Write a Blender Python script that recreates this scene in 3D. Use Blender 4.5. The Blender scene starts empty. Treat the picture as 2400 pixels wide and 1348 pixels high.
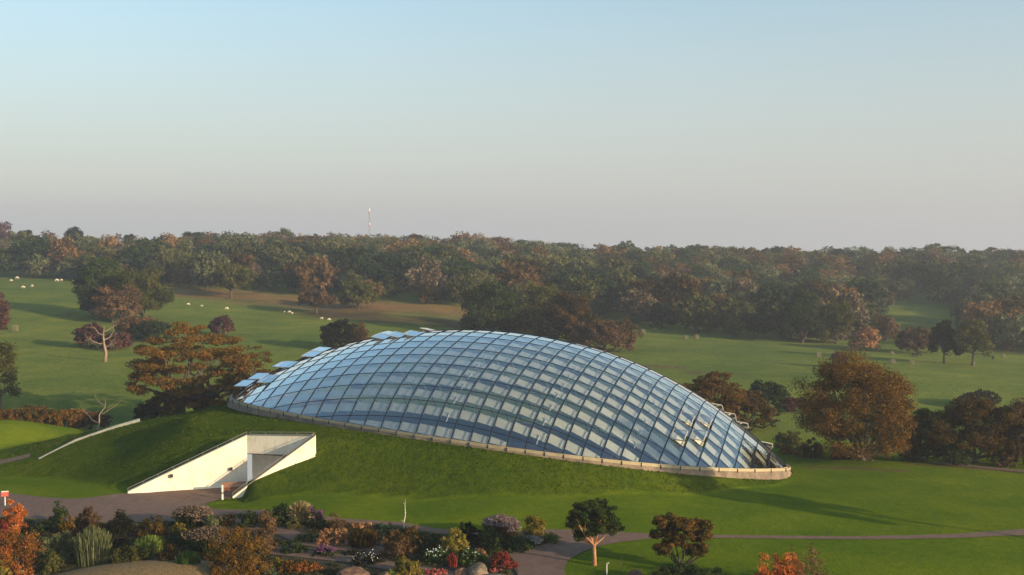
import bpy, bmesh, math, random
import numpy as np
from mathutils import Vector, Matrix
from mathutils.geometry import delaunay_2d_cdt
R_ = math.radians
sc = bpy.context.scene
COL = sc.collection
# ------------------------------------------------------------------ camera, sky, sun, exposure
F, YH, HC = 2611.97, 536.28, 36.0            # focal length (photo px), horizon row, eye height (m)
CX, CY = 1200.0, 674.0
PITCH = math.atan2(CY - YH, F)
cam_d = bpy.data.cameras.new('camera'); cam = bpy.data.objects.new('camera', cam_d); COL.objects.link(cam)
cam.location = (0, 0, HC); cam.rotation_euler = (math.pi/2 - PITCH, 0, 0)
cam_d.sensor_width = 36.0; cam_d.lens = F/2400*36.0; cam_d.clip_start = 1.0; cam_d.clip_end = 9000
sc.camera = cam
SUN_EL = R_(13.5); SUN_AZ = math.atan2(0.85, -0.53)     # azimuth clockwise from +Y
w = bpy.data.worlds.new('World'); sc.world = w; w.use_nodes = True
nt = w.node_tree; bg = nt.nodes['Background']
sky = nt.nodes.new('ShaderNodeTexSky'); sky.sky_type = 'NISHITA'; sky.sun_disc = False
sky.sun_elevation = SUN_EL; sky.sun_rotation = SUN_AZ
sky.air_density = 1.0; sky.dust_density = 1.6; sky.ozone_density = 2.2; sky.altitude = 100
tcw = nt.nodes.new('ShaderNodeTexCoord'); spw = nt.nodes.new('ShaderNodeSeparateXYZ'); nt.links.new(tcw.outputs['Generated'], spw.inputs[0])
rw = nt.nodes.new('ShaderNodeValToRGB'); rw.color_ramp.interpolation = 'EASE'      # pale evening haze low in the sky
rw.color_ramp.elements[0].position = 0.0; rw.color_ramp.elements[0].color = (.85, .85, .85, 1)
rw.color_ramp.elements[1].position = 0.34; rw.color_ramp.elements[1].color = (0, 0, 0, 1)
nt.links.new(spw.outputs[2], rw.inputs[0])
mxw = nt.nodes.new('ShaderNodeMix'); mxw.data_type = 'RGBA'; mxw.inputs[7].default_value = (3.12, 3.06, 3.06, 1)
nt.links.new(rw.outputs[0], mxw.inputs[0]); tnt = nt.nodes.new('ShaderNodeMix'); tnt.data_type = 'RGBA'; tnt.blend_type = 'MULTIPLY'; tnt.inputs[0].default_value = 1; tnt.inputs[7].default_value = (1.26, 1.33, 1.20, 1)
nt.links.new(sky.outputs[0], tnt.inputs[6]); nt.links.new(tnt.outputs[2], mxw.inputs[6])
nt.links.new(mxw.outputs[2], bg.inputs[0]); bg.inputs[1].default_value = 0.137
sd = bpy.data.lights.new('sun', 'SUN'); sd.energy = 5.0; sd.angle = R_(0.6); sd.color = (1.0, 0.78, 0.50)
sun = bpy.data.objects.new('sun', sd); COL.objects.link(sun)
tosun = Vector((math.cos(SUN_EL)*math.sin(SUN_AZ), math.cos(SUN_EL)*math.cos(SUN_AZ), math.sin(SUN_EL)))
sun.rotation_euler = tosun.to_track_quat('Z', 'Y').to_euler(); sun.location = (80, -60, 120)
sc.view_settings.view_transform = 'Standard'; sc.view_settings.look = 'None'
sc.view_settings.exposure = 0.5; sc.view_settings.gamma = 1.0
sc.cycles.max_bounces = 8; sc.cycles.transparent_max_bounces = 24; sc.cycles.volume_bounces = 0
sc.cycles.volume_step_rate = 5

# ------------------------------------------------------------------ helpers
def ray(px, py):
    u = (CY-py)/F; x = (px-CX)/F
    return np.array([x, math.cos(PITCH)+u*math.sin(PITCH), -math.sin(PITCH)+u*math.cos(PITCH)])
def at_D(px, py, D):
    r = ray(px, py); return np.array([0, 0, HC]) + r*(D/r[1])
def at_z(px, py, z):
    r = ray(px, py); return np.array([0, 0, HC]) + r*((z-HC)/r[2])
def pxm(D): return F/D                                   # photo pixels per metre
def setp(o, label=None, cat=None, group=None, kind=None):
    if label: o['label'] = label
    if cat: o['category'] = cat
    if group: o['group'] = group
    if kind: o['kind'] = kind
    return o
def empty(name, loc, rz=0, **k):
    o = bpy.data.objects.new(name, None); COL.objects.link(o); o.location = loc; o.rotation_euler = (0, 0, rz)
    o.empty_display_size = .3
    return setp(o, **k)
def mesh_np(name, V, Fc, mats, parent=None, mi=None, smooth=False, attrs=None):
    """V (n,3), Fc list of arrays (m,k) of indices or python list of faces."""
    me = bpy.data.meshes.new(name)
    if isinstance(Fc, np.ndarray): Fc = [Fc]
    if len(Fc) and isinstance(Fc[0], np.ndarray):
        tot = sum(len(f) for f in Fc); loops = np.concatenate([f.ravel() for f in Fc]).astype(np.int32)
        cnt = np.concatenate([np.full(len(f), f.shape[1]) for f in Fc]); st = np.concatenate([[0], np.cumsum(cnt)[:-1]])
        me.vertices.add(len(V)); me.vertices.foreach_set('co', np.asarray(V, np.float32).ravel())
        me.loops.add(len(loops)); me.loops.foreach_set('vertex_index', loops)
        me.polygons.add(tot); me.polygons.foreach_set('loop_start', st.astype(np.int32))
        me.update(calc_edges=True)
    else:
        me.from_pydata([tuple(v) for v in V], [], [tuple(f) for f in Fc])
    if not isinstance(mats, (list, tuple)): mats = [mats]
    for m in mats: me.materials.append(m)
    if mi is not None: me.polygons.foreach_set('material_index', np.asarray(mi, np.int32))
    if smooth: me.polygons.foreach_set('use_smooth', np.ones(len(me.polygons), bool))
    if attrs:
        for an, data in attrs.items():
            a = me.color_attributes.new(an, 'FLOAT_COLOR', 'POINT')
            d = np.ones((len(V), 4), np.float32); d[:, :data.shape[1]] = data; a.data.foreach_set('color', d.ravel())
    me.validate(); me.update()
    o = bpy.data.objects.new(name, me); COL.objects.link(o); o.parent = parent
    return o
class MB:
    def __init__(s): s.v = []; s.f = []; s.m = []
    def add(s, vs, fs, m=0):
        n = len(s.v); s.v += [tuple(v) for v in vs]; s.f += [tuple(i+n for i in f) for f in fs]; s.m += [m]*len(fs)
    def box(s, c, h, m=0, rz=0, rot=None):
        M = rot if rot is not None else Matrix.Rotation(rz, 3, 'Z')
        vs = [Vector(c) + M @ Vector((sx*h[0], sy*h[1], sz*h[2])) for sx in (-1, 1) for sy in (-1, 1) for sz in (-1, 1)]
        s.add(vs, [(0,1,3,2),(4,6,7,5),(0,4,5,1),(2,3,7,6),(0,2,6,4),(1,5,7,3)], m)
    def tube(s, pts, rad, n=6, m=0, cap=True):
        pts = [Vector(p) for p in pts]
        if not hasattr(rad, '__len__'): rad = [rad]*len(pts)
        base = len(s.v); up = Vector((0, 0, 1)); prev = None
        for i, p in enumerate(pts):
            t = (pts[min(i+1, len(pts)-1)] - pts[max(i-1, 0)]).normalized()
            a = t.cross(up) if abs(t.z) < .95 else t.cross(Vector((1, 0, 0)))
            if prev is not None:
                a = prev - t*prev.dot(t)
            a.normalize(); prev = a; b = t.cross(a)
            for k in range(n):
                an = 2*math.pi*k/n; s.v.append(tuple(p + (a*math.cos(an)+b*math.sin(an))*rad[i]))
        for i in range(len(pts)-1):
            for k in range(n):
                s.f.append((base+i*n+k, base+i*n+(k+1) % n, base+(i+1)*n+(k+1) % n, base+(i+1)*n+k)); s.m.append(m)
        if cap:
            s.f.append(tuple(base+k for k in range(n))[::-1]); s.m.append(m)
            s.f.append(tuple(base+(len(pts)-1)*n+k for k in range(n))); s.m.append(m)
    def build(s, name, mats, parent=None, smooth=False):
        return mesh_np(name, s.v, s.f, mats, parent, mi=s.m, smooth=smooth)

# ------------------------------------------------------------------ materials
def new_mat(name):
    m = bpy.data.materials.new(name); m.use_nodes = True; return m, m.node_tree
def noise(t, scale, detail=4, rough=.6, coord='Object', vec=None, stretch=None):
    n = t.nodes.new('ShaderNodeTexNoise'); n.inputs['Scale'].default_value = scale
    n.inputs['Detail'].default_value = detail; n.inputs['Roughness'].default_value = rough
    tc = t.nodes.new('ShaderNodeTexCoord')
    src = tc.outputs[coord]
    if stretch:
        mp = t.nodes.new('ShaderNodeMapping'); mp.inputs['Scale'].default_value = stretch; t.links.new(src, mp.inputs[0]); src = mp.outputs[0]
    t.links.new(src, n.inputs['Vector']); return n
def ramp(t, fac, stops):
    r = t.nodes.new('ShaderNodeValToRGB'); e = r.color_ramp.elements
    while len(e) < len(stops): e.new(.5)
    for i, (p, c) in enumerate(stops): e[i].position = p; e[i].color = (*c, 1)
    t.links.new(fac, r.inputs[0]); return r
def mixc(t, a, b, fac, mode='MIX'):
    m = t.nodes.new('ShaderNodeMix'); m.data_type = 'RGBA'; m.blend_type = mode
    for s_, v in ((m.inputs[0], fac), (m.inputs[6], a), (m.inputs[7], b)):
        if hasattr(v, 'links') or hasattr(v, 'is_linked'): t.links.new(v, s_)
        else: s_.default_value = v if not isinstance(v, tuple) else (*v, 1)
    return m.outputs[2]
def simple(name, c1, c2=None, scale=3, rough=.7, metal=0, bump=0, spec=.3, stretch=None):
    m, t = new_mat(name); b = t.nodes['Principled BSDF']
    b.inputs['Roughness'].default_value = rough; b.inputs['Metallic'].default_value = metal
    b.inputs['Specular IOR Level'].default_value = spec
    n = noise(t, scale, 6, .65, stretch=stretch)
    r = ramp(t, n.outputs[0], [(.32, c1), (.68, c2 or c1)]); t.links.new(r.outputs[0], b.inputs['Base Color'])
    if bump:
        bu = t.nodes.new('ShaderNodeBump'); bu.inputs['Strength'].default_value = bump; bu.inputs['Distance'].default_value = .1
        t.links.new(n.outputs[0], bu.inputs['Height']); t.links.new(bu.outputs[0], b.inputs['Normal'])
    return m
_fol = {}
def foliage(name, cols, scale=.5, trans=.25, jitter=.12):
    """leaf material: several real leaf colours mixed by noise through the crown, plus small per-object shift"""
    if name in _fol: return _fol[name]
    m, t = new_mat(name); t.nodes.remove(t.nodes['Principled BSDF']); out = t.nodes['Material Output']
    n = noise(t, scale, 5, .75)
    k = len(cols)
    r = ramp(t, n.outputs[0], [(.34+.32*i/(max(k-1, 1)), c) for i, c in enumerate(cols)])
    oi = t.nodes.new('ShaderNodeObjectInfo')
    hs = t.nodes.new('ShaderNodeHueSaturation'); t.links.new(r.outputs[0], hs.inputs['Color'])
    mr = t.nodes.new('ShaderNodeMapRange'); mr.inputs[3].default_value = 1-jitter*1.6; mr.inputs[4].default_value = 1+jitter*1.6
    t.links.new(oi.outputs['Random'], mr.inputs[0]); t.links.new(mr.outputs[0], hs.inputs['Value'])
    n2 = noise(t, scale*9, 2, .5)
    mr2 = t.nodes.new('ShaderNodeMapRange'); mr2.inputs[1].default_value = .3; mr2.inputs[2].default_value = .7
    mr2.inputs[3].default_value = .65; mr2.inputs[4].default_value = 1.35; t.links.new(n2.outputs[0], mr2.inputs[0])
    c = mixc(t, hs.outputs[0], mr2.outputs[0], 1.0, 'MULTIPLY')
    d = t.nodes.new('ShaderNodeBsdfDiffuse'); tr = t.nodes.new('ShaderNodeBsdfTranslucent'); mx = t.nodes.new('ShaderNodeMixShader')
    t.links.new(c, d.inputs[0]); t.links.new(c, tr.inputs[0]); mx.inputs[0].default_value = trans
    t.links.new(d.outputs[0], mx.inputs[1]); t.links.new(tr.outputs[0], mx.inputs[2]); t.links.new(mx.outputs[0], out.inputs[0])
    _fol[name] = m; return m
FOL = {
 'rust':   [(.028,.034,.008),(.095,.060,.013),(.185,.090,.018),(.26,.125,.028)],
 'rustdk': [(.018,.026,.007),(.054,.042,.011),(.112,.062,.016),(.16,.085,.022)],
 'olive':  [(.022,.030,.008),(.050,.055,.013),(.085,.078,.022),(.12,.095,.03)],
 'dkgreen':[(.010,.020,.008),(.022,.036,.011),(.040,.055,.016),(.06,.07,.02)],
 'green':  [(.020,.042,.010),(.040,.075,.016),(.070,.105,.024),(.10,.13,.035)],
 'black':  [(.008,.010,.006),(.016,.018,.009),(.032,.030,.014),(.05,.035,.02)],
 'brown':  [(.035,.026,.014),(.080,.048,.022),(.13,.075,.035),(.17,.10,.05)],
 'purple': [(.030,.018,.016),(.070,.032,.028),(.12,.050,.040),(.15,.07,.05)],
 'orange': [(.07,.05,.012),(.16,.075,.016),(.29,.095,.022),(.38,.13,.04)],
 'redorange': [(.13,.05,.015),(.34,.10,.022),(.56,.17,.04),(.7,.28,.08)],
 'red':    [(.06,.018,.014),(.14,.028,.020),(.24,.045,.030),(.30,.07,.05)],
 'lime':   [(.05,.075,.012),(.10,.14,.022),(.17,.21,.04),(.22,.25,.06)],
 'sage':   [(.05,.06,.028),(.09,.10,.042),(.14,.145,.06),(.19,.18,.08)],
 'yellow': [(.06,.065,.012),(.13,.11,.020),(.22,.16,.03),(.30,.20,.045)],
 'straw':  [(.16,.12,.05),(.30,.23,.10),(.42,.33,.15),(.5,.40,.2)],
 'pinkgrass':[(.10,.07,.045),(.17,.115,.08),(.24,.165,.12),(.30,.21,.155)],
 'mauve':  [(.12,.085,.085),(.21,.15,.15),(.30,.22,.22),(.38,.28,.27)],
 'peach':  [(.10,.05,.025),(.22,.11,.05),(.34,.17,.08),(.42,.24,.12)],
 'bluegreen':[(.02,.042,.022),(.04,.075,.042),(.07,.11,.065),(.1,.14,.09)],
 'silver': [(.10,.10,.09),(.18,.18,.16),(.27,.26,.23),(.34,.33,.29)],
 'purpleflower':[(.08,.03,.07),(.17,.06,.15),(.28,.10,.25),(.34,.16,.30)],
 'white':  [(.6,.6,.55),(.75,.74,.68),(.8,.8,.76),(.85,.84,.8)],
 'pinkred':[(.18,.05,.04),(.32,.08,.06),(.45,.13,.10),(.5,.2,.15)],
}
FOL['wolive'] = [(0.041,0.049,0.016),(0.084,0.086,0.027),(0.135,0.124,0.043),(0.176,0.151,0.061)]
FOL['wbrown'] = [(0.049,0.041,0.024),(0.111,0.084,0.049),(0.169,0.121,0.070),(0.216,0.162,0.101)]
FOL['wrust'] = [(0.061,0.049,0.019),(0.142,0.086,0.030),(0.216,0.119,0.041),(0.270,0.162,0.061)]
FOL['wsage'] = [(0.054,0.062,0.027),(0.105,0.113,0.049),(0.149,0.151,0.068),(0.203,0.196,0.095)]
for k_ in ('olive', 'sage', 'lime', 'dkgreen', 'yellow', 'brown', 'peach'): FOL[k_] = [tuple(v*1.25 for v in c) for c in FOL[k_]]
def fm(k, far=False): return foliage('foliage_'+k+('_far' if far else ''), FOL[k], .16 if far else .7)
M_bark = simple('bark', (.05,.038,.028), (.11,.085,.06), 4, .9)
M_barklt = simple('bark_pale', (.20,.135,.09), (.34,.245,.17), 3, .9)
M_barkor = simple('bark_cinnamon', (.28,.12,.05), (.46,.22,.10), 4, .6)
M_birch = simple('bark_birch', (.45,.40,.30), (.62,.56,.42), 8, .7)
M_steel = simple('frame_steel', (.008,.012,.022), (.012,.018,.03), 2, .7, spec=.1)
M_white = simple('white_paint', (.60,.58,.52), (.70,.68,.62), 1, .6)
M_cream = simple('cream_strip', (.46,.43,.32), (.60,.57,.44), .35, .8)
M_conc = simple('concrete', (.10,.075,.055), (.30,.22,.155), .45, .9, bump=.3)
M_gutter = simple('gutter_stone', (.34,.27,.16), (.48,.39,.25), .8, .7)
M_alu = simple('aluminium', (.42,.38,.34), (.55,.5,.45), 3, .5, .2)
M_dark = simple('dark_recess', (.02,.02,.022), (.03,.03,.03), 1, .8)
M_rail = simple('rail_metal', (.22,.19,.16), (.30,.27,.23), 3, .5, .4)
M_wood = simple('bench_wood', (.20,.075,.035), (.32,.12,.055), 6, .6, stretch=(1, 12, 12))
M_woodgrey = simple('timber_grey', (.12,.105,.06), (.20,.17,.10), 3, .8)
M_rock = simple('rock', (.05,.038,.028), (.22,.17,.125), 1.6, .9, bump=.7)
M_rockdk = simple('rock_brown', (.06,.035,.022), (.22,.12,.07), 1.6, .9, bump=.6)
M_red = simple('sign_red', (.62,.10,.07), (.68,.13,.09), 2, .4)
M_black = simple('black_coat', (.012,.011,.010), (.022,.02,.018), 3, .8)
M_wool = simple('fleece', (.60,.50,.36), (.78,.68,.52), 6, .9)
M_stonewall = simple('pale_render', (.17,.18,.15), (.26,.265,.225), 1.5, .9)
def wall_mat():
    m, t = new_mat('rendered_wall'); b = t.nodes['Principled BSDF']; b.inputs['Roughness'].default_value = .85
    n = noise(t, .5, 6, .7); n2 = noise(t, 2.2, 5, .7, stretch=(1, 1, .35))
    r = ramp(t, n.outputs[0], [(.35, (.70,.62,.48)), (.65, (.80,.74,.60))])
    r2 = ramp(t, n2.outputs[0], [(.30, (.80,.74,.66)), (.5, (1, 1, 1))])
    c = mixc(t, r.outputs[0], r2.outputs[0], .8, 'MULTIPLY'); t.links.new(c, b.inputs['Base Color']); return m
M_wall = wall_mat()
def ground_mat():
    m, t = new_mat('grassland'); b = t.nodes['Principled BSDF']; b.inputs['Roughness'].default_value = .95
    b.inputs['Specular IOR Level'].default_value = 0
    ca = t.nodes.new('ShaderNodeVertexColor'); ca.layer_name = 'Col'
    cb = t.nodes.new('ShaderNodeVertexColor'); cb.layer_name = 'Rough'
    sp = t.nodes.new('ShaderNodeSeparateColor'); t.links.new(cb.outputs[0], sp.inputs[0])
    n1 = noise(t, .10, 5, .6); n2 = noise(t, .9, 5, .7); n3 = noise(t, 6, 3, .7); n0 = noise(t, .02, 4, .6)
    r0 = ramp(t, n0.outputs[0], [(.35, (.80,.86,.9)), (.65, (1.2,1.1,1.0))])
    r1 = ramp(t, n1.outputs[0], [(.35, (.74,.84,.8)), (.65, (1.28,1.12,1.05))])
    r2 = ramp(t, n2.outputs[0], [(.30, (.62,.70,.62)), (.5, (.98,1,1)), (.72, (1.55,1.25,1.25))])
    r3 = ramp(t, n3.outputs[0], [(.30, (.70,.72,.7)), (.7, (1.3,1.27,1.3))])
    c = mixc(t, ca.outputs[0], r0.outputs[0], 1.0, 'MULTIPLY')
    c = mixc(t, c, r1.outputs[0], .8, 'MULTIPLY')
    c = mixc(t, c, r2.outputs[0], sp.outputs[0], 'MULTIPLY')
    c = mixc(t, c, r3.outputs[0], .75, 'MULTIPLY')
    t.links.new(c, b.inputs['Base Color'])
    ad = t.nodes.new('ShaderNodeMath'); ad.operation = 'MULTIPLY_ADD'
    t.links.new(n2.outputs[0], ad.inputs[0]); t.links.new(sp.outputs[0], ad.inputs[1]); 
    m3 = t.nodes.new('ShaderNodeMath'); m3.operation = 'MULTIPLY'; m3.inputs[1].default_value = .16; t.links.new(n3.outputs[0], m3.inputs[0])
    t.links.new(m3.outputs[0], ad.inputs[2])
    bu = t.nodes.new('ShaderNodeBump'); bu.inputs['Strength'].default_value = .8; bu.inputs['Distance'].default_value = .5
    t.links.new(ad.outputs[0], bu.inputs['Height']); t.links.new(bu.outputs[0], b.inputs['Normal'])
    return m
M_ground = ground_mat()
M_path = simple('path_tarmac', (.125,.074,.052), (.185,.112,.080), 1.2, .9, bump=.15)
M_soil = simple('bed_soil', (.022,.022,.012), (.06,.05,.028), 1.5, .95, bump=.6)
M_drygrass = simple('dry_ground', (.09,.055,.022), (.30,.19,.07), 4.5, .95, bump=.8)

# ------------------------------------------------------------------ the dome surface (a tilted shallow torus)
P = dict(X0=-9.51711, Y0=170.85435, Z0=-30.52517, psi=-.45478, tl=.23059, ts=-.02484, R=97.43724, r=87.44231, h=12.9049,
  dth=.027, th0=.16002, ca=-.07933, cb=-.40742, sh=-.12855, k1=-3.17991, k2=-4.17781, k3=-10.29104, k4=-1.35342, fm=.03379, d2=-2.31234)
def _rot(psi, tl, ts):
    c, s = math.cos(tl), math.sin(tl); Rx = np.array([[1,0,0],[0,c,-s],[0,s,c]])
    c, s = math.cos(ts), math.sin(ts); Ry = np.array([[c,0,s],[0,1,0],[-s,0,c]])
    c, s = math.cos(psi), math.sin(psi); Rz = np.array([[c,-s,0],[s,c,0],[0,0,1]])
    return Rz@Ry@Rx
MR = _rot(P['psi'], P['tl'], P['ts']); OR = np.array([P['X0'], P['Y0'], P['Z0']+HC])
def loc_surf(th, ph):
    th = np.asarray(th, float); ph = np.asarray(ph, float)
    q = P['R']-P['r']+P['r']*np.cos(ph); x = q*np.sin(th); y = P['r']*np.sin(ph)+0*th; z = q*np.cos(th)-P['R']+P['h']
    a = x/50; b = y/30
    return np.stack([x+P['sh']*y+P['fm']*a*(P['h']-z), y, z+P['k1']*a**3+P['k2']*a**4+P['k3']*b**4+P['k4']*b**3], -1)
def inside_val(L): return L[..., 2]-P['ca']*L[..., 0]-P['cb']*L[..., 1]
def to_w(L): return L@MR.T+OR
def surf_n(th, ph):
    e = 1e-3; a = loc_surf(th, ph); n = np.cross(loc_surf(th+e, ph)-a, loc_surf(th, ph+e)-a)
    n /= np.linalg.norm(n, axis=-1, keepdims=True); return n@MR.T
def arch_th(k): kk = k-17.; return P['th0']+P['dth']*kk+P['d2']*1e-4*kk*kk
DPH = .0365
def row_ph(j): return -.183+DPH*j
# rim polyline: angle sweep about the middle of the lens
def rim_points(n=240):
    out = []
    thc, phc = .03, .08
    for i in range(n):
        a = 2*math.pi*i/n; lo, hi = 0., 1.6
        for _ in range(40):
            m = (lo+hi)/2
            if inside_val(loc_surf(thc+m*.75*math.cos(a), phc+m*.45*math.sin(a))) > 0: lo = m
            else: hi = m
        out.append(to_w(loc_surf(thc+lo*.75*math.cos(a), phc+lo*.45*math.sin(a))))
    return np.array(out)
RIM = rim_points(); RC = RIM.mean(0)
seg = np.linalg.norm(np.diff(np.vstack([RIM, RIM[:1]]), axis=0), axis=1)
def resample(Pts, n):
    Q = np.vstack([Pts, Pts[:1]]); s = np.concatenate([[0], np.cumsum(np.linalg.norm(np.diff(Q, axis=0), axis=1))])
    u = np.linspace(0, s[-1], n+1)[:-1]; return np.stack([np.interp(u, s, Q[:, i]) for i in range(3)], -1)
RIM = resample(RIM, 200)

# ------------------------------------------------------------------ terrain height function
class RBF:
    def __init__(s, pts, c):
        p = np.array(pts, float); s.p = p[:, :2]; s.c = c
        d = np.sqrt(((s.p[:, None]-s.p[None])**2).sum(-1)+c*c); n = len(p)
        A = np.zeros((n+3, n+3)); A[:n, :n] = -d; A[:n, n] = A[n, :n] = 1; A[:n, n+1:] = s.p/100; A[n+1:, :n] = s.p.T/100
        A[:n, :n] += np.eye(n)*-.4
        s.w = np.linalg.solve(A, np.concatenate([p[:, 2], [0, 0, 0]]))
    def __call__(s, x, y):
        x = np.asarray(x, float); y = np.asarray(y, float); shp = np.broadcast(x, y).shape
        x = np.broadcast_to(x, shp).ravel(); y = np.broadcast_to(y, shp).ravel(); out = np.empty(len(x)); n = len(s.p)
        for a in range(0, len(x), 20000):
            xx = x[a:a+20000]; yy = y[a:a+20000]
            d = np.sqrt((xx[:, None]-s.p[:, 0])**2+(yy[:, None]-s.p[:, 1])**2+s.c*s.c)
            out[a:a+20000] = -d@s.w[:n]+s.w[n]+xx/100*s.w[n+1]+yy/100*s.w[n+2]
        return out.reshape(shp)
def pD(px, py, D): return tuple(at_D(px, py, D))
def pZ(px, py, z): return tuple(at_z(px, py, z))
RIDGE = [(-400,560),(0,566),(200,566),(340,574),(450,556),(600,554),(760,550),(860,562),(960,554),(1100,555),(1200,564),(1350,582),(1500,578),(1700,581),(1800,583),(1900,592),(2000,584),(2150,578),(2300,588),(2400,594),(2800,590)]
DR = 760
lawn_pts = [(-50.1,143.7,1.5),(-36,141.5,1.5),(-31,138.5,2.1),(-26,136.5,2.8),(-19,136.5,2.9),(-12,137,2.9),(0,135,3.4),(6,134.5,3.6),(13,136,3.4),(18.5,139,2.9),(23,141.5,2.5),(28,144.5,1.9),(35,151,.8),(41,160,-.3),
  (-66,142,1.3),(-85,142,.9),(-74,152,.7),(-90,160,-.8),(-40,120,1.8),(0,115,2.9),(30,120,2.6),(60,125,1.4),(90,130,.6),(60,150,.3),(75,160,-.4),(110,160,-.6),(55,172,-.6),
  (-60,105,1.5),(-25,105,2.2),(0,100,2.8),(30,100,2.8),(60,105,1.6),(0,60,2.6),(-60,60,1.5),(60,60,1.5),(-120,60,1),(140,60,0),(-130,140,1),(150,140,-1),
  (-88,192,2.6),(-76,180,-.6),(-104,180,1.0),(-95,210,-3.5),(-60,222,-4),(-20,228,-4.5),(20,222,-5),(50,205,-4),(80,200,-4),(110,195,-3),
  (0,20,6),(-80,10,5),(80,10,5),(50,186,-2.2),(90,184,-1.8)]
for px, py, D in [(0,650,560),(200,662,530),(400,673,510),(700,690,500),(1080,718,470),(0,740,400),(300,755,395),(600,740,430),(800,760,400),(1000,780,380),
  (0,850,300),(300,850,300),(600,850,300),(0,950,240),(300,950,240),(-300,650,560),(-300,850,300),(1450,755,460),(1700,790,420),(1900,808,400),(2100,822,390),(2400,842,370),
  (2750,860,370),(1600,870,320),(2000,900,290),(2400,905,290),(1700,960,250),(2100,980,248),(2400,980,248),(2800,980,245),(2150,722,560),(2150,776,480),(1250,740,470),(1250,800,400)]:
    lawn_pts.append(pD(px, py, D))
for px, py in RIDGE:
    p = at_D(px, py, DR); lawn_pts.append((p[0], p[1], p[2]-13)); lawn_pts.append((p[0]*1.5, p[1]*1.5, p[2]-45))
for x in (-1800, -700, 0, 700, 1800): lawn_pts.append((x, 2600, -60))
for x, y, z in [(-900,300,0),(900,300,-8),(-900,-300,0),(900,-300,0),(0,-300,6),(-1000,900,5),(1100,900,0)]: lawn_pts.append((x, y, z))
LAWN = RBF(lawn_pts, 8.)
def base_drop(p):
    t = np.clip((p[0]+48)/90, 0, 1); return .5+4*abs(t-.5)**2
# the grassed bank round the rim: level shoulder (m), then a slope, given at stations along the rim
_bc = np.array([(-48,195,0,.20),(-46,184,0,.12),(-42.5,174,4,.18),(-38,167,13,.55),(-35,163.5,14,.62),(-31,159.5,7.6,.57),(-27,156.5,8.5,.58),(-20,151.5,3.5,.5),(-12,147,1.2,.5),
  (-5,144,.8,.5),(9,141,.5,.5),(18,142,.3,.5),(26,146.5,.2,.5),(36,156,.2,.5),(42,168,0,.5),(40,180,0,.5),(20,196,1,.45),(-10,209,1,.4),(-36,214,0,.3),(-46,209,0,.25)])
_d = np.hypot(RIM[:, 0][:, None]-_bc[:, 0], RIM[:, 1][:, None]-_bc[:, 1]); _w = np.exp(-(_d-_d.min(1, keepdims=True))/1.5); _w /= _w.sum(1, keepdims=True)
R_FLAT = _w@_bc[:, 2]; R_SLOPE = _w@_bc[:, 3]; R_Z = np.array([p[2]-base_drop(p) for p in RIM])
def BANK(x, y):
    x = np.asarray(x, float); y = np.asarray(y, float); shp = x.shape; x = x.ravel(); y = y.ravel(); out = np.empty(len(x))
    for a in range(0, len(x), 20000):
        d = np.hypot(x[a:a+20000][:, None]-RIM[:, 0], y[a:a+20000][:, None]-RIM[:, 1]); dm = d.min(1, keepdims=True)
        w_ = np.exp(-(d-dm)/1.6); w_ /= w_.sum(1, keepdims=True); f = w_@R_FLAT; sl = w_@R_SLOPE; dm = dm[:, 0]
        out[a:a+20000] = w_@R_Z-.02*dm-sl*(np.sqrt(np.clip(dm-f, -3, None)**2*np.where(dm > f, 1, 0)+.25)-.5)
    return out.reshape(shp)
RX, RY = RIM[:, 0], RIM[:, 1]
def in_poly(x, y, PX, PY):
    c = np.zeros(x.shape, bool); n = len(PX); j = n-1
    for i in range(n):
        cond = ((PY[i] > y) != (PY[j] > y)) & (x < (PX[j]-PX[i])*(y-PY[i])/(PY[j]-PY[i]+1e-12)+PX[i]); c ^= cond; j = i
    return c
def H(x, y):
    x = np.atleast_1d(np.asarray(x, float)); y = np.atleast_1d(np.asarray(y, float)); shp = np.broadcast(x, y).shape
    x = np.broadcast_to(x, shp).ravel().copy(); y = np.broadcast_to(y, shp).ravel().copy()
    z = LAWN(x, y)
    m = (abs(x) < 120) & (y > 120) & (y < 250)
    if m.any():
        b = BANK(x[m], y[m]); l = z[m]
        d = np.sqrt((x[m][:, None]-RX)**2+(y[m][:, None]-RY)**2).min(1)
        b = b-np.clip(d-38, 0, 99)*.4
        k = .5; z2 = np.maximum(b, l)+.25*k*np.clip(1-abs(b-l)/k, 0, 1)**2
        ins = in_poly(x[m], y[m], RX, RY)
        near = z2
        z2 = np.where(ins, near-np.clip(d*.9-.5, 0, 5.0), z2)
        z[m] = z2
    return z.reshape(shp)
def H1(x, y): return float(H(x, y)[0])
def hit(px, py, Dmin=60, Dmax=900):
    r = ray(px, py); D = np.concatenate([np.arange(Dmin, 320, .5), np.arange(320, Dmax, 2)])
    X = r[0]/r[1]*D; Z = HC+r[2]/r[1]*D; g = H(X, D); i = np.where(Z < g)[0]
    if not len(i): return at_D(px, py, Dmax)
    i = i[0]
    if i == 0: return np.array([X[0], D[0], g[0]])
    a = Z[i-1]-g[i-1]; b = Z[i]-g[i]; t = a/(a-b); d = D[i-1]*(1-t)+D[i]*t
    return np.array([r[0]/r[1]*d, d, HC+r[2]/r[1]*d])
def poly_px(pts, z=None): return np.array([hit(*p) for p in pts])
def smooth_closed(P2, per=6):
    P2 = np.asarray(P2)[:, :2]; n = len(P2); out = []
    for i in range(n):
        p0, p1, p2, p3 = P2[i-1], P2[i], P2[(i+1) % n], P2[(i+2) % n]
        for t in np.arange(per)/per:
            out.append(.5*((2*p1)+(-p0+p2)*t+(2*p0-5*p1+4*p2-p3)*t*t+(-p0+3*p1-3*p2+p3)*t**3))
    return np.array(out)
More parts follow.
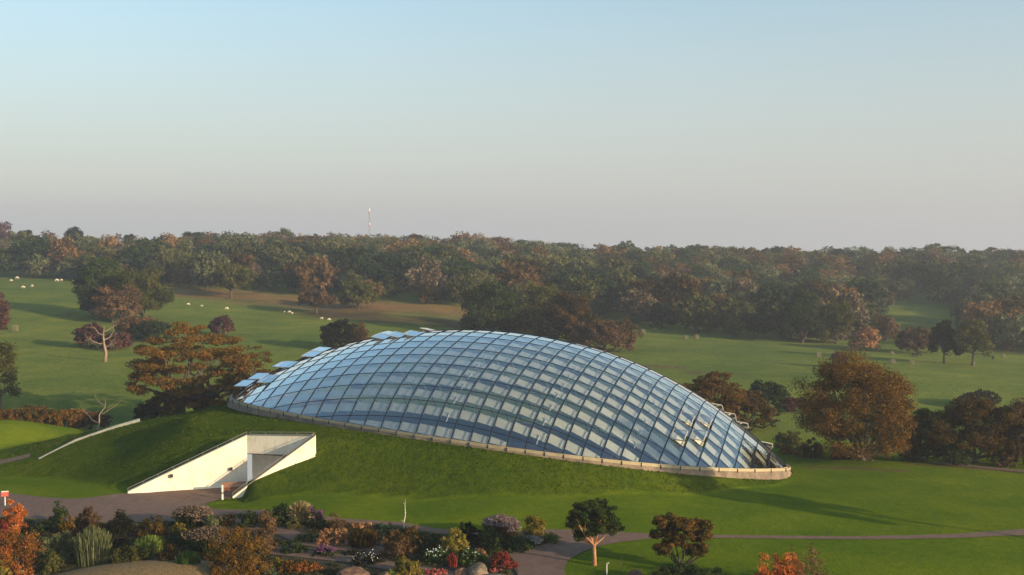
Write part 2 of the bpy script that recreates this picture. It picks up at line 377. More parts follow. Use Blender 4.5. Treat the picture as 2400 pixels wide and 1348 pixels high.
def drape(name, poly, mat, off, step=1.0, kind='structure', bump=None, thick=0):
    poly = np.asarray(poly)[:, :2]; n = len(poly)
    x0, y0 = np.floor(poly.min(0)); x1, y1 = np.ceil(poly.max(0))
    gx, gy = np.meshgrid(np.arange(x0, x1+step, step), np.arange(y0, y1+step, step)); gx = gx.ravel(); gy = gy.ravel()
    m = in_poly(gx, gy, poly[:, 0], poly[:, 1]); gx, gy = gx[m], gy[m]
    vs = [Vector(p) for p in poly]+[Vector((a, b)) for a, b in zip(gx, gy)]
    ed = [(i, (i+1) % n) for i in range(n)]
    V, _, Fc, *_ = delaunay_2d_cdt(vs, ed, [list(range(n))], 1, 1e-4)
    V = np.array([tuple(v) for v in V]); z = H(V[:, 0], V[:, 1])+off
    if bump: z += bump(V[:, 0], V[:, 1])
    Fc = np.array([tuple(f) for f in Fc])
    a, b, c = V[Fc[:, 0]], V[Fc[:, 1]], V[Fc[:, 2]]
    flip = ((b[:, 0]-a[:, 0])*(c[:, 1]-a[:, 1])-(b[:, 1]-a[:, 1])*(c[:, 0]-a[:, 0])) < 0
    Fc[flip] = Fc[flip][:, ::-1]
    o = mesh_np(name, np.column_stack([V, z]), Fc, mat, smooth=True); o['kind'] = kind; return o

# ------------------------------------------------------------------ ground sheet
# entrance funnel
ZF = 1.5
P1 = np.array([-50.1,143.7]); Q1 = np.array([-35.5,148.0]); Q2 = np.array([-25.9,145.0]); P2 = np.array([-35.9,141.5])
funnel = [P1, Q1, Q2, P2]; fx = np.array([p[0] for p in funnel]); fy = np.array([p[1] for p in funnel])
mx_ = np.array([P1[0]-.3, P2[0]-1.5, P2[0]+1.6, -32.5, -40, -52]); my_ = np.array([P1[1]+.3, P2[1]+1.2, P2[1]+.6, 138.0, 137.0, 140.5])
_H = H
def H(x, y):
    """the floor of the cutting and the ground just before its mouth stay level"""
    z = _H(x, y); xx = np.broadcast_to(np.atleast_1d(x).astype(float), z.shape).ravel(); yy = np.broadcast_to(np.atleast_1d(y).astype(float), z.shape).ravel()
    ins = in_poly(xx, yy, mx_, my_).reshape(z.shape); return np.where(ins, np.minimum(z, ZF), z)
def lines(dense0, dense1, step, lo, hi, g=1.12, mx=60):
    a = list(np.arange(dense0, dense1+step, step)); s = step
    while a[-1] < hi: s = min(s*g, mx); a.append(a[-1]+s)
    s = step
    while a[0] > lo: s = min(s*g, mx); a.insert(0, a[0]-s)
    return np.array(a)
gx = lines(-92, 92, 1.0, -1500, 1500, 1.10); gy = lines(96, 226, 1.0, -450, 1500, 1.06, 40)
GX, GY = np.meshgrid(gx, gy); GZ = H(GX, GY)
nx, ny = len(gx), len(gy)
idx = np.arange(nx*ny).reshape(ny, nx)
FC = np.stack([idx[:-1, :-1], idx[:-1, 1:], idx[1:, 1:], idx[1:, :-1]], -1).reshape(-1, 4)
V = np.stack([GX, GY, GZ], -1).reshape(-1, 3)
def vnoise(x, y, s, seed=0):
    r = np.random.RandomState(seed); out = 0
    for i in range(6):
        a = r.rand()*6.28; out = out+np.sin((x*math.cos(a)+y*math.sin(a))/s*(1+i*.45)+r.rand()*6.28)/(1+i*.35)
    return out/3
x, y = V[:, 0], V[:, 1]
colr = np.tile(np.array([.094,.142,.008]), (len(V), 1)); rough = np.full((len(V), 3), .42)
def paint(mask, c, rg=None):
    m = np.clip(mask, 0, 1)[:, None]; global colr, rough
    colr = colr*(1-m)+np.array(c)*m
    if rg is not None: rough = rough*(1-m)+rg*m
far = np.clip((y-195)/25, 0, 1)
paint(far, (.135,.175,.036), .8)
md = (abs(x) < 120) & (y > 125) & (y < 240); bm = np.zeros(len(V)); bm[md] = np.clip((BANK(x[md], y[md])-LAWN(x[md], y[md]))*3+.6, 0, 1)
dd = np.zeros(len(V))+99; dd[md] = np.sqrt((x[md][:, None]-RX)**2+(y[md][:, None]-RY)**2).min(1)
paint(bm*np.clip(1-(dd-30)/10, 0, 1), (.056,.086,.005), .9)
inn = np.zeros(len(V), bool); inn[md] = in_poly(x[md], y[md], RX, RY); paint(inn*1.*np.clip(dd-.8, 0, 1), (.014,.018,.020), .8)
def band(pts, width, c, rg=.9, seed=1, nz=.35):
    Q = poly_px(pts)[:, :2]; m = np.zeros(len(V))
    for a, b in zip(Q[:-1], Q[1:]):
        ab = b-a; t = np.clip(((x-a[0])*ab[0]+(y-a[1])*ab[1])/(ab@ab), 0, 1)
        d = np.hypot(x-a[0]-t*ab[0], y-a[1]-t*ab[1]); m = np.maximum(m, np.clip(1.6-d/width*1.3+nz*vnoise(x, y, width*.6, seed), 0, 1))
    paint(m, c, rg)
band([(380,680),(560,692),(760,712),(950,722),(1120,740)], 22, (.19,.125,.055))
band([(760,735),(900,748),(1080,765)], 14, (.085,.065,.035), seed=3)
band([(1620,876),(1740,877)], 3.0, (.13,.105,.05), seed=4)
band([(1520,858),(1590,862)], 3.0, (.12,.10,.05), seed=5)
band([(1900,1095),(2000,1098),(2120,1104)], 1.1, (.11,.085,.04), .5, seed=6)
band([(2140,1088),(2260,1096),(2420,1108)], 1.2, (.12,.09,.045), .9, seed=8)
# woodland floor
bm_ = bmesh.new(); me = bpy.data.meshes.new('tmp')
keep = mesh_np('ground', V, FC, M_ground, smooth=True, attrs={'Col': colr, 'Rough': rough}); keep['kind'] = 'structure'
bm_.from_mesh(keep.data)
for a, b in ((P1, Q1), (Q1, Q2), (Q2, P2), (P2, P1)):
    fs = [f for f in bm_.faces if abs(f.calc_center_median().x+38) < 18 and abs(f.calc_center_median().y-145) < 8]
    geo = list({e for f in fs for e in f.edges})+fs+list({v for f in fs for v in f.verts})
    d = b-a; nrm = Vector((-d[1], d[0], 0)).normalized()
    bmesh.ops.bisect_plane(bm_, geom=geo, plane_co=(a[0], a[1], 0), plane_no=nrm)
fs = [f for f in bm_.faces if abs(f.calc_center_median().x+38) < 20 and abs(f.calc_center_median().y-145) < 8]
cc = np.array([tuple(f.calc_center_median()) for f in fs]); ins = in_poly(cc[:, 0], cc[:, 1], fx, fy)
bmesh.ops.delete(bm_, geom=[f for f, i in zip(fs, ins) if i], context='FACES')
bm_.to_mesh(keep.data); bm_.free(); keep.data.polygons.foreach_set('use_smooth', np.ones(len(keep.data.polygons), bool))

# ------------------------------------------------------------------ paths, beds
path_px = [(-60,1150),(0,1154),(60,1161),(110,1167),(160,1170),(210,1168),(250,1162),(292,1158)]
A = poly_px(path_px)
B = poly_px([(545,1168),(512,1172),(480,1181),(498,1194),(560,1196),(640,1198),(720,1207),(808,1217),(880,1221),(940,1225),(1000,1236),(1040,1242),(1120,1248),(1200,1247),(1280,1242),
   (1367,1243),(1450,1248),(1527,1252),(1667,1255),(1850,1257),(2000,1258),(2130,1256),(2250,1252),(2330,1246),(2440,1238),(2440,1254),(2330,1258),(2250,1262),(2130,1264),(2000,1265),(1850,1264),(1667,1262),(1533,1263),
   (1467,1270),(1407,1280),(1360,1297),(1332,1314),(1322,1335),(1330,1370),(1345,1420),(1230,1420),(1222,1370),(1212,1335),(1200,1310),(1188,1297),(1200,1287),(1265,1280),(1300,1270),(1318,1262),(1300,1256),
   (1200,1256),(1120,1257),(1030,1252),(990,1246),(935,1234),(880,1229),(808,1226),(720,1216),(640,1208),(560,1206),(520,1208),(490,1214),(420,1222),(300,1226),(200,1226),(60,1216),(-60,1212)])
mainp = np.vstack([A[:, :2], [(-49.6,143.6)], [(-35.7,147.75)], [(-26.6,144.95)], [(-35.95,141.75)], B[:, :2]])
# densify straight
def densify(Pl, step=.8):
    out = []
    n = len(Pl)
    for i in range(n):
        a, b = Pl[i], Pl[(i+1) % n]; k = max(1, int(np.hypot(*(b-a))/step))
        for t in range(k): out.append(a+(b-a)*t/k)
    return np.array(out)
_Hg = H
def H(x, y):
    z = _Hg(x, y); xx = np.broadcast_to(np.atleast_1d(x).astype(float), z.shape).ravel(); yy = np.broadcast_to(np.atleast_1d(y).astype(float), z.shape).ravel()
    ins = in_poly(xx, yy, fx, fy).reshape(z.shape); return np.where(ins, np.minimum(z, ZF), z)
drape('path', densify(mainp), M_path, .07, .7)
def strip_px(pts, wpx, name='garden_path', off=.09):
    Q = poly_px(pts)[:, :2]; L, Rr = [], []
    for i in range(len(Q)):
        t = Q[min(i+1, len(Q)-1)]-Q[max(i-1, 0)]; t = t/np.hypot(*t); n = np.array([-t[1], t[0]]); ww = wpx[i] if hasattr(wpx, '__len__') else wpx
        L.append(Q[i]+n*ww/2); Rr.append(Q[i]-n*ww/2)
    drape(name, densify(smooth_closed(np.array(L+Rr[::-1]), 4), .6) if False else densify(np.array(L+Rr[::-1]), .6), M_path, off, .7)
strip_px([(500,1214),(560,1230),(620,1239),(665,1246),(688,1258),(720,1272),(780,1281),(850,1289),(900,1296)], [2.2,2.2,2.2,2.2,2,2,2,2,2])
strip_px([(600,1282),(655,1294),(730,1302),(820,1312),(900,1326),(990,1341),(1080,1354),(1180,1372)], [2.2]*8, off=.105)
strip_px([(786,1277),(830,1281),(880,1288),(925,1300)], 1.6, off=.12)
bed = poly_px([(-60,1214),(60,1218),(200,1228),(300,1228),(420,1224),(490,1216),(520,1210),(560,1208),(640,1210),(720,1218),(808,1228),(880,1231),(935,1236),(990,1248),(1030,1254),(1120,1259),(1200,1258),(1290,1258),(1312,1263),(1296,1269),(1265,1278),(1200,1285),(1184,1297),(1198,1312),(1210,1337),(1220,1372),(1228,1420),(-60,1420)])
drape('garden_bed', densify(bed[:, :2]), M_soil, .035, .8)
def hump(cx, cy, rx_, ry_, h): return lambda X, Y: h*np.clip(1-((X-cx)/rx_)**2-((Y-cy)/ry_)**2, 0, 1)
mc = hit(330, 1362)
drape('dry_mound', np.array([[mc[0]+10.5*math.cos(a), mc[1]+6.3*math.sin(a)] for a in np.linspace(0, 2*math.pi, 60, endpoint=False)]), M_drygrass, .06, .5, bump=hump(mc[0], mc[1], 10.5, 6.3, 1.3))
strip_px([(2190,1086),(2260,1092),(2330,1099),(2420,1108),(2500,1116)], 2.2, 'far_path', .08)
strip_px([(-40,1088),(0,1084),(30,1078),(70,1068)], 2.0, 'far_path', .08)

# ------------------------------------------------------------------ glasshouse
def glass_mat(name='roof_glass', extra=.26):
    m, t = new_mat(name); t.nodes.remove(t.nodes['Principled BSDF']); out = t.nodes['Material Output']
    tr = t.nodes.new('ShaderNodeBsdfTransparent'); tr.inputs[0].default_value = (.94,.975,.98,1)
    gl = t.nodes.new('ShaderNodeBsdfGlossy'); gl.inputs['Roughness'].default_value = .04; gl.inputs[0].default_value = (1,.985,.96,1)
    fc_ = t.nodes.new('ShaderNodeLayerWeight'); fc_.inputs[0].default_value = .5      # Schlick, the same from both sides of the pane
    pw = t.nodes.new('ShaderNodeMath'); pw.operation = 'POWER'; pw.inputs[1].default_value = 4.0; t.links.new(fc_.outputs['Facing'], pw.inputs[0])
    lw = t.nodes.new('ShaderNodeMath'); lw.operation = 'MULTIPLY_ADD'; lw.inputs[1].default_value = .94; lw.inputs[2].default_value = .06; t.links.new(pw.outputs[0], lw.inputs[0])
    n = noise(t, .25, 3, .6); mr = t.nodes.new('ShaderNodeMapRange'); mr.inputs[3].default_value = .95; mr.inputs[4].default_value = 1.35
    t.links.new(n.outputs[0], mr.inputs[0]); mu = t.nodes.new('ShaderNodeMath'); mu.operation = 'MULTIPLY'; mu.use_clamp = True
    t.links.new(lw.outputs[0], mu.inputs[0]); t.links.new(mr.outputs[0], mu.inputs[1])
    ad = t.nodes.new('ShaderNodeMath'); ad.operation = 'ADD'; ad.use_clamp = True; ad.inputs[1].default_value = extra; t.links.new(mu.outputs[0], ad.inputs[0])
    mx = t.nodes.new('ShaderNodeMixShader'); t.links.new(ad.outputs[0], mx.inputs[0]); t.links.new(tr.outputs[0], mx.inputs[1]); t.links.new(gl.outputs[0], mx.inputs[2])
    t.links.new(mx.outputs[0], out.inputs[0]); return m
M_glass = glass_mat(); M_glass2 = glass_mat('vent_glass', .5)
GH = empty('glasshouse', tuple(RC), label='great oval glasshouse with a domed gridded glass roof set on the grassy mound', cat='glasshouse')
def child(o):
    o.parent = GH; o.matrix_parent_inverse = Matrix.Translation(-Vector(tuple(RC))); return o
# opened vents: (arch, row, lift beyond level, hinge side): they hinge on the arch nearer the crown
VENTS = [(1,3,-.02,1),(1,5,.0,1),(2,6,.0,1),(2,7,.02,1),(-1,5,-.04,1),(-2,5,-.04,1),(0,6,-.04,1),(6,7,.14,1),(7,7,.14,1),(8,7,.14,1),(8,9,.16,1),(6,8,.14,1),
         (26,3,-.08,0),(27,4,-.08,0),(26,5,-.32,0),(27,6,-.32,0),
         (27,11,-.12,0),(28,11,-.12,0),(28,12,-.1,0),(29,11,-.12,0),(31,11,-.15,0)]
def ph_range(th):
    a = np.linspace(-.5, .55, 1400); v = inside_val(loc_surf(th, a)) > 0
    return (a[v][0], a[v][-1]) if v.any() else None
vset = {(a, b_) for a, b_, c_, d_ in VENTS}
# panes (each pane its own quad, clipped at the rim)
gv, gf = [], []; rg = np.random.RandomState(4)
ks = range(-6, 36)
for k in ks:
    t0, t1 = arch_th(k), arch_th(k+1)
    ra, rb = ph_range(t0), ph_range(t1)
    if ra is None and rb is None:
        continue
    if ra is None: ra = (sum(rb)/2, sum(rb)/2)
    if rb is None: rb = (sum(ra)/2, sum(ra)/2)
    for j in range(-4, 20):
        if (k, j) in vset: continue
        pa, pb = row_ph(j), row_ph(j+1)
        c = [(t0, np.clip(pa, *ra)), (t1, np.clip(pa, *rb)), (t1, np.clip(pb, *rb)), (t0, np.clip(pb, *ra))]
        if abs(c[0][1]-c[3][1])+abs(c[1][1]-c[2][1]) < 1e-4: continue
        T = np.array([a for a, b in c]); Ph = np.array([b for a, b in c])
        W = to_w(loc_surf(T, Ph)); N = surf_n(T.mean(), Ph.mean()); W = W+N*(rg.randn(4, 1)*.006)
        n0 = len(gv); gv += [tuple(p) for p in W]; gf.append((n0, n0+1, n0+2, n0+3))
child(mesh_np('glass_roof', gv, gf, M_glass))
def curve_pts(ths, phs, off=0.):
    return to_w(loc_surf(ths, phs))+surf_n(ths, phs)*off
for k in ks:
    th = arch_th(k); r_ = ph_range(th)
    if r_ is None or r_[1]-r_[0] < .02: continue
    ph = np.linspace(r_[0], r_[1], max(6, int((r_[1]-r_[0])/.018))); b = MB(); b.tube(curve_pts(th+0*ph, ph, .0), .078, 5); child(b.build('roof_arch', M_steel, smooth=True))
tha = np.linspace(-.62, .62, 900)
for j in range(-3, 19):
    ph = row_ph(j); v = inside_val(loc_surf(tha, ph+0*tha)) > 0
    if v.sum() < 12: continue
    t = tha[v]; t = np.linspace(t[0], t[-1], max(8, int((t[-1]-t[0])/.02)))
    b = MB(); b.tube(curve_pts(t, ph+0*t, .0), .05, 5); child(b.build('glazing_bar', M_steel, smooth=True))
# pale strips added below each bar, tilted to catch the sun, plus rods
for j in range(-3, 17):
    b = MB(); any_ = False
    for k in ks:
        t0, t1 = arch_th(k)+.001, arch_th(k+1)-.001
        ra, rb = ph_range(t0), ph_range(t1)
        if ra is None or rb is None: continue
        p1 = row_ph(j)-.20*DPH; p0 = row_ph(j)-.64*DPH; lo0, lo1 = ra[0]+.004, rb[0]+.004
        if p1 < max(lo0, lo1)+.002 or p1 > min(ra[1], rb[1])-.01: continue
        T = np.array([t0, t1, t1, t0]); Ph = np.array([max(p0, lo0), max(p0, lo1), p1, p1])
        off = np.array([-.28, -.58, -.50, -.20])[:, None]; N = surf_n(T, Ph)
        W = to_w(loc_surf(T, Ph))+N*off; n0 = len(b.v)
        b.add(W, [(0, 1, 2, 3)]); any_ = True
        a0 = W[3]+N[3]*.03; a1 = W[2]+N[2]*.03; b.tube([a0, a0+(a1-a0)*.8], .03, 4)
    if any_: child(b.build('added_pale_strip', M_cream))
for kc in (14.4, 19.5, 24.5):
    b = MB()
    for j in range(-1, 7):
        ph = np.array([row_ph(j)-.95*DPH, row_ph(j)-.45*DPH]); th = arch_th(kc)
        if (inside_val(loc_surf(th+0*ph, ph)) < .6).any(): continue
        b.tube(curve_pts(th+0*ph, ph, -.25), .07, 5)
        b.tube(curve_pts(np.array([th-.006, th+.006]), np.array([ph[1], ph[1]]), -.25), .05, 5)
    if b.v: child(b.build('opening_rod', M_white))
# vents: hinged on the upper edge, lifted
def vent(k, j, extra, side):
    ta, tb = arch_th(k)+.0015, arch_th(k+1)-.0015; pa, pb = row_ph(j)+.0008, row_ph(j+1)-.0008
    th_h, th_f = (tb, ta) if side else (ta, tb)
    A0, A1 = to_w(loc_surf(th_h, pa)), to_w(loc_surf(th_h, pb)); B0, B1 = to_w(loc_surf(th_f, pa)), to_w(loc_surf(th_f, pb)); B0 = A0+(B0-A0)*.9; B1 = A1+(B1-A1)*.9
    ax = Vector(A1-A0).normalized(); n = Vector(surf_n((ta+tb)/2, (pa+pb)/2))
    mid = Vector((B0+B1)/2-(A0+A1)/2); ang = max(.08, math.asin(-mid.normalized().z)+extra)
    rot = Matrix.Rotation(ang, 3, ax)
    if (rot@mid).dot(n) < 0: rot = Matrix.Rotation(-ang, 3, ax)
    A0, A1, B0, B1 = map(Vector, (A0, A1, B0, B1)); B0n = A0+rot@(B0-A0); B1n = A1+rot@(B1-A1)
    nn = rot@n
    if nn.dot(n) < 0: nn = -nn
    b = MB()
    for s, e in ((A0, A1), (A1, B1n), (B1n, B0n), (B0n, A0)):
        b.add([s-nn*.12, e-nn*.12, e+nn*.03, s+nn*.03], [(0, 1, 2, 3)])
        b.tube([s-nn*.05, e-nn*.05], .08, 4)
    fr = child(b.build('roof_vent', M_alu))
    g = mesh_np('vent_pane', [A0+nn*.01, A1+nn*.01, B1n+nn*.01, B0n+nn*.01], [(0, 1, 2, 3)], M_glass2 if side or j > 9 else M_glass); g.parent = fr
    b = MB(); b.tube([(B0+B1)/2-n*.1, (B0n+B1n)/2-nn*.1], .04, 4); s_ = b.build('strut', M_alu); s_.parent = fr
for a in VENTS: vent(*a)
# gutter + concrete plinth round the rim
def ring(name, prof, mat):
    n = len(RIM); V_ = []
    for i in range(n):
        p = RIM[i]; t = RIM[(i+1) % n]-RIM[i-1]; nn = np.array([t[1], -t[0], 0]); nn /= np.linalg.norm(nn)
        if nn@(p-RC) < 0: nn = -nn
        for a, z in prof: V_.append(p+nn*a+np.array([0, 0, z]))
    m = len(prof); F_ = []
    for i in range(n):
        for q in range(m-1 if prof[0] != prof[-1] else m-1): F_.append((i*m+q, i*m+q+1, ((i+1) % n)*m+q+1, ((i+1) % n)*m+q))
    return child(mesh_np(name, V_, F_, mat))
ring('gutter', [(.04,.06),(.04,-.12),(.35,-.16),(.35,-.02),(.45,-.02),(.45,-.28),(-.25,-.28),(-.25,-.02),(.04,.10)], M_gutter)
ring('plinth', [(-.3,-.285),(.42,-.285),(.50,-.50),(.62,-1.0),(1.05,-2.4),(1.2,-5.5),(-.8,-5.5),(-.8,-1.2),(-.3,-.285)], M_conc)
b = MB()
for k in range(-2, 34):
    r_ = ph_range(arch_th(k))
    if r_ is None: continue
    for e in (r_[0],):
        p = to_w(loc_surf(arch_th(k), e)); d = p-RC; d[2] = 0; d /= np.linalg.norm(d)
        b.box(p+d*.5+np.array([0, 0, -.22]), (.06, .06, .26))
child(b.build('gutter_bracket', M_steel))
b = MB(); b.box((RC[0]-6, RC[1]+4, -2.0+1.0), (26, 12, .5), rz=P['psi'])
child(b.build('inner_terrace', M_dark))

# ------------------------------------------------------------------ entrance walls
ZT, ZT2 = 8.4, 8.88
EN = empty('entrance_cutting', (P1[0], P1[1], ZF), label='pale rendered entrance cutting with sloping side walls let into the mound below the glasshouse', cat='entrance')
def ech(o): o.parent = EN; o.matrix_parent_inverse = Matrix.Translation(-Vector((P1[0], P1[1], ZF))); return o
def slab(a, b, za0, zb0, za1, zb1, th, side, name, mat=M_wall):
    """vertical wall from a to b; bottoms za0,zb0 tops za1,zb1; thickness th on the side"""
    a = np.array(a); b = np.array(b); d = b-a; n = np.array([-d[1], d[0]])/np.hypot(*d)*side*th
    v = [(*a, za0), (*b, zb0), (*b, zb1), (*a, za1), (*(a+n), za0), (*(b+n), zb0), (*(b+n), zb1), (*(a+n), za1)]
    m = MB(); m.add(v, [(0,1,2,3),(4,7,6,5),(0,4,5,1),(3,2,6,7),(0,3,7,4),(1,5,6,2)]); return ech(m.build(name, mat))
slab(P1, Q1, -1, -1, ZF+.25, ZT, .35, 1, 'side_wall')
slab(P2, Q2, -1, -1, ZF+.25, ZT2, .35, -1, 'side_wall')
slab(Q1, Q2, 5.95, 6.2, ZT-.02, ZT2-.02, .35, 1, 'lintel_wall')
# soffit, door recess, inner tunnel
m = MB(); m.box((-30.3,148.55,5.90), (4.9,1.9,.08), rz=-.30); ech(m.build('soffit', M_conc))
m = MB(); m.box((-33.6,151.6,3.6), (2.3,.12,2.4), rz=-.3); m.box((-28.2,149.9,3.6),(2.2,.12,2.4), rz=-.3); ech(m.build('inner_wall', M_wall))
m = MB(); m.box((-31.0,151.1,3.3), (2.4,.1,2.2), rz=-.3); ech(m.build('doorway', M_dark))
def coping(a, b, za, zb, name, off):
    a = Vector((*a, za)); b = Vector((*b, zb)); m = MB(); d = (b-a); nn = Vector((-d.y, d.x, 0)).normalized()*off
    rgt = Vector((-d.y, d.x, 0)).normalized()*.26
    up = Vector((0, 0, .1)); c = a+nn; e = b+nn
    m.add([c-rgt, c+rgt, c+rgt+up, c-rgt+up, e-rgt, e+rgt, e+rgt+up, e-rgt+up], [(0,1,2,3),(4,7,6,5),(0,4,5,1),(3,2,6,7),(0,3,7,4),(1,5,6,2)])
    ech(m.build(name, M_rail))
    m = MB(); hh = Vector((0, 0, .42)); m.tube([c+hh, e+hh], .045, 6)
    n = max(2, int(d.length/1.9))
    for i in range(n+1):
        p = c+(e-c)*(i/n); m.tube([p+up, p+hh], .035, 5)
    ech(m.build('handrail', M_rail))
coping(P1, Q1, ZF+.255, ZT+.005, 'coping', .18); coping(P2, Q2, ZF+.255, ZT2+.005, 'coping', -.18); coping(Q1+[.3, -.05], Q2-[.3, -.05], ZT-.01, ZT2-.01, 'coping', .18)
for s_, z_ in ((.36, 3.55), (.86, 4.0)):
    p = P1+(Q1-P1)*s_; m = MB(); m.box((p[0]+.1, p[1]-.22, z_), (.16,.16,.2), rz=.28); m.box((p[0]+.06, p[1]-.08, z_), (.08,.1,.08), rz=.28); 
    o = m.build('wall_lamp', M_dark); ech(o)
# far retaining wall on the left shoulder of the mound
m = MB(); hs = [.55,.45,.32,.15]; pts = [at_D(328,980,182), at_D(270,1002,177), at_D(180,1034,171), at_D(92,1064,164.5)]
for p, h_ in zip(pts, hs): p[2] = H1(p[0], p[1])+h_
hs = [1.4,1.2,.9,.6]
for i in range(3):
    a, b2 = Vector(pts[i]), Vector(pts[i+1]); nn = Vector(((b2-a).y, -(b2-a).x, 0)).normalized()*.35
    if nn.y < 0: nn = -nn
    da = Vector((0, 0, -hs[i]-.5)); db = Vector((0, 0, -hs[i+1]-.5))
    m.add([a, b2, b2+db, a+da, a+nn, b2+nn, b2+db+nn, a+da+nn], [(0,1,2,3),(4,7,6,5),(0,4,5,1),(0,3,7,4),(1,5,6,2)])
o = m.build('retaining_wall', M_stonewall); setp(o, 'low white retaining wall running down the left shoulder of the mound', 'wall')

# ------------------------------------------------------------------ vegetation builders
def leaves(C_, Rr, n, size, rng, flat=.7, up=.0):
    """n leaf quads per clump around centres C_ (m,3) with radii Rr (m,3)"""
    m = len(C_); ci = np.repeat(np.arange(m), n); N = len(ci)
    d = rng.randn(N, 3); d /= np.linalg.norm(d, axis=1, keepdims=True); rad = rng.rand(N)**.45
    p = C_[ci]+d*rad[:, None]*Rr[ci]
    nrm = d*.9+rng.randn(N, 3)*.75; nrm[:, 2] += .25+up; nrm /= np.linalg.norm(nrm, axis=1, keepdims=True)
    t = np.cross(nrm, rng.randn(N, 3)); t /= np.linalg.norm(t, axis=1, keepdims=True)+1e-9; b = np.cross(nrm, t)
    s = size*(.55+.9*rng.rand(N))[:, None]*.5; l = s*(1.0+.8*rng.rand(N))[:, None]
    V_ = np.stack([p-t*l, p-b*s*.8+nrm*s*.15, p+t*l, p+b*s*.8-nrm*s*.1], 1).reshape(-1, 3)
    return V_, np.arange(4*N).reshape(-1, 4)
def crown_shape(rx_, ry_, rz_, rng, nclump, lumps=9, hollow=.45, bottom=-.75):
    ld = rng.randn(lumps, 3); ld /= np.linalg.norm(ld, axis=1, keepdims=True); la = .15+.35*rng.rand(lumps)
    d = rng.randn(nclump*3, 3); d /= np.linalg.norm(d, axis=1, keepdims=True); d = d[d[:, 2] > bottom][:nclump]
    e = .72+(la[None]*np.clip((d@ld.T-.55)/.45, 0, 1)).sum(1); e = np.clip(e, .6, 1.12)
    if bottom < -.5:                       # the lower half keeps its width, as crowns do
        rr_ = np.sqrt(np.clip(1-d[:, 2]**2, .05, 1)); f_ = np.where(d[:, 2] < 0, rr_**-.75, 1.); d = np.column_stack([d[:, 0]*f_, d[:, 1]*f_, d[:, 2]])
    r = (hollow+(1-hollow)*rng.rand(len(d))**.6)*e
    return d*r[:, None]*np.array([rx_, ry_, rz_])
def tree_parts(w_, h_, D, rng, trunkh=.22, style='round', dens=1., leaf=None, limbs=8, layered=0, k_leaf=5.5, trunk_r=None, lean=0., bottom=-.93):
    """returns (trunk MB, crown V, crown F) in local coordinates, base at origin"""
    s = leaf or max(.12, D*.00125); rz_ = h_*(1-trunkh)/2; zc = h_-rz_; rx_ = w_/2; ry_ = w_/2*.95
    clr = min(rx_, rz_)*(.225 if style != 'layer' else .18)
    ncl = int(np.clip(4.2*(rx_*rz_)/(clr*clr)*dens, 30, 520))
    C_ = crown_shape(rx_-clr*.6, ry_-clr*.6, rz_-clr*.5, rng, ncl, bottom=bottom)
    if style == 'layer': C_[:, 2] = np.round(C_[:, 2]/(clr*1.6))*clr*1.6+rng.randn(len(C_))*clr*.25
    if layered: C_[:, 2] = C_[:, 2]*(1-layered)+layered*np.round(C_[:, 2]/(clr*1.5))*clr*1.5
    C_[:, 2] += zc; C_[:, 0] += lean*C_[:, 2]
    fl = .42 if style == 'layer' else .75
    Rr = (clr*(.75+.7*rng.rand(len(C_))))[:, None]*np.array([1.15, 1.15, fl])
    n = int(np.clip(k_leaf*(4*clr*clr)/(s*s)*.55, 6, 460))
    V_, F_ = leaves(C_, Rr, n, s, rng)
    t = MB(); tr = trunk_r or max(.12, w_*.032)
    zt = h_*trunkh*1.25+.1
    t.tube([(0, 0, -.5), (0, 0, .15*zt), (lean*zt*.5+rng.randn()*.04*w_*.2, 0, zt*.6), (lean*zt, rng.randn()*.02*w_, zt)], [tr*1.5, tr*1.1, tr*.92, tr*.85], 8)
    pick = C_[rng.permutation(len(C_))[:limbs]]
    for c in pick:
        a = np.array([lean*zt, 0, zt*(.75+.25*rng.rand())]); mid = a*.5+c*.5+np.array([0, 0, -.08*h_])+rng.randn(3)*.05*w_
        t.tube([a, a*.75+mid*.25+rng.randn(3)*.01*w_, mid, c*.8+mid*.2+rng.randn(3)*.02*w_, c], [tr*.62, tr*.5, tr*.36, tr*.2, tr*.07], 5, cap=False)
        for _ in range(2):
            q = C_[rng.randint(len(C_))]
            if np.linalg.norm(q-mid) < w_*.38: t.tube([mid, (mid+q)/2+rng.randn(3)*.03*w_, q], [tr*.25, tr*.16, tr*.05], 4, cap=False)
    return t, V_, F_
CNT = [0]
def tree(name, px, base, wpx, hpx, col, label, cat='tree', D=None, group=None, bark=None, name_crown='crown', seed=None, far=None, **kw):
    CNT[0] += 1; rng = np.random.RandomState(seed or 100+CNT[0])
    if D is None: g = hit(px, base)
    else: g = at_D(px, base, D); g[2] = min(g[2], H1(g[0], g[1])) if H1(g[0], g[1]) < g[2] else H1(g[0], g[1])
    s = pxm(g[1]); top = at_D(px, base-hpx, g[1])[2]
    h_ = top-g[2] if D is not None else hpx/s
    w_ = wpx/s
    t, V_, F_ = tree_parts(w_, h_, g[1], rng, **kw)
    o = empty(name, (g[0], g[1], g[2]), label=label, cat=cat, group=group)
    t.build('trunk', bark or M_bark, o, smooth=True)
    mesh_np(name_crown, V_, F_, fm(col, g[1] > 260 if far is None else far), o)
    return o
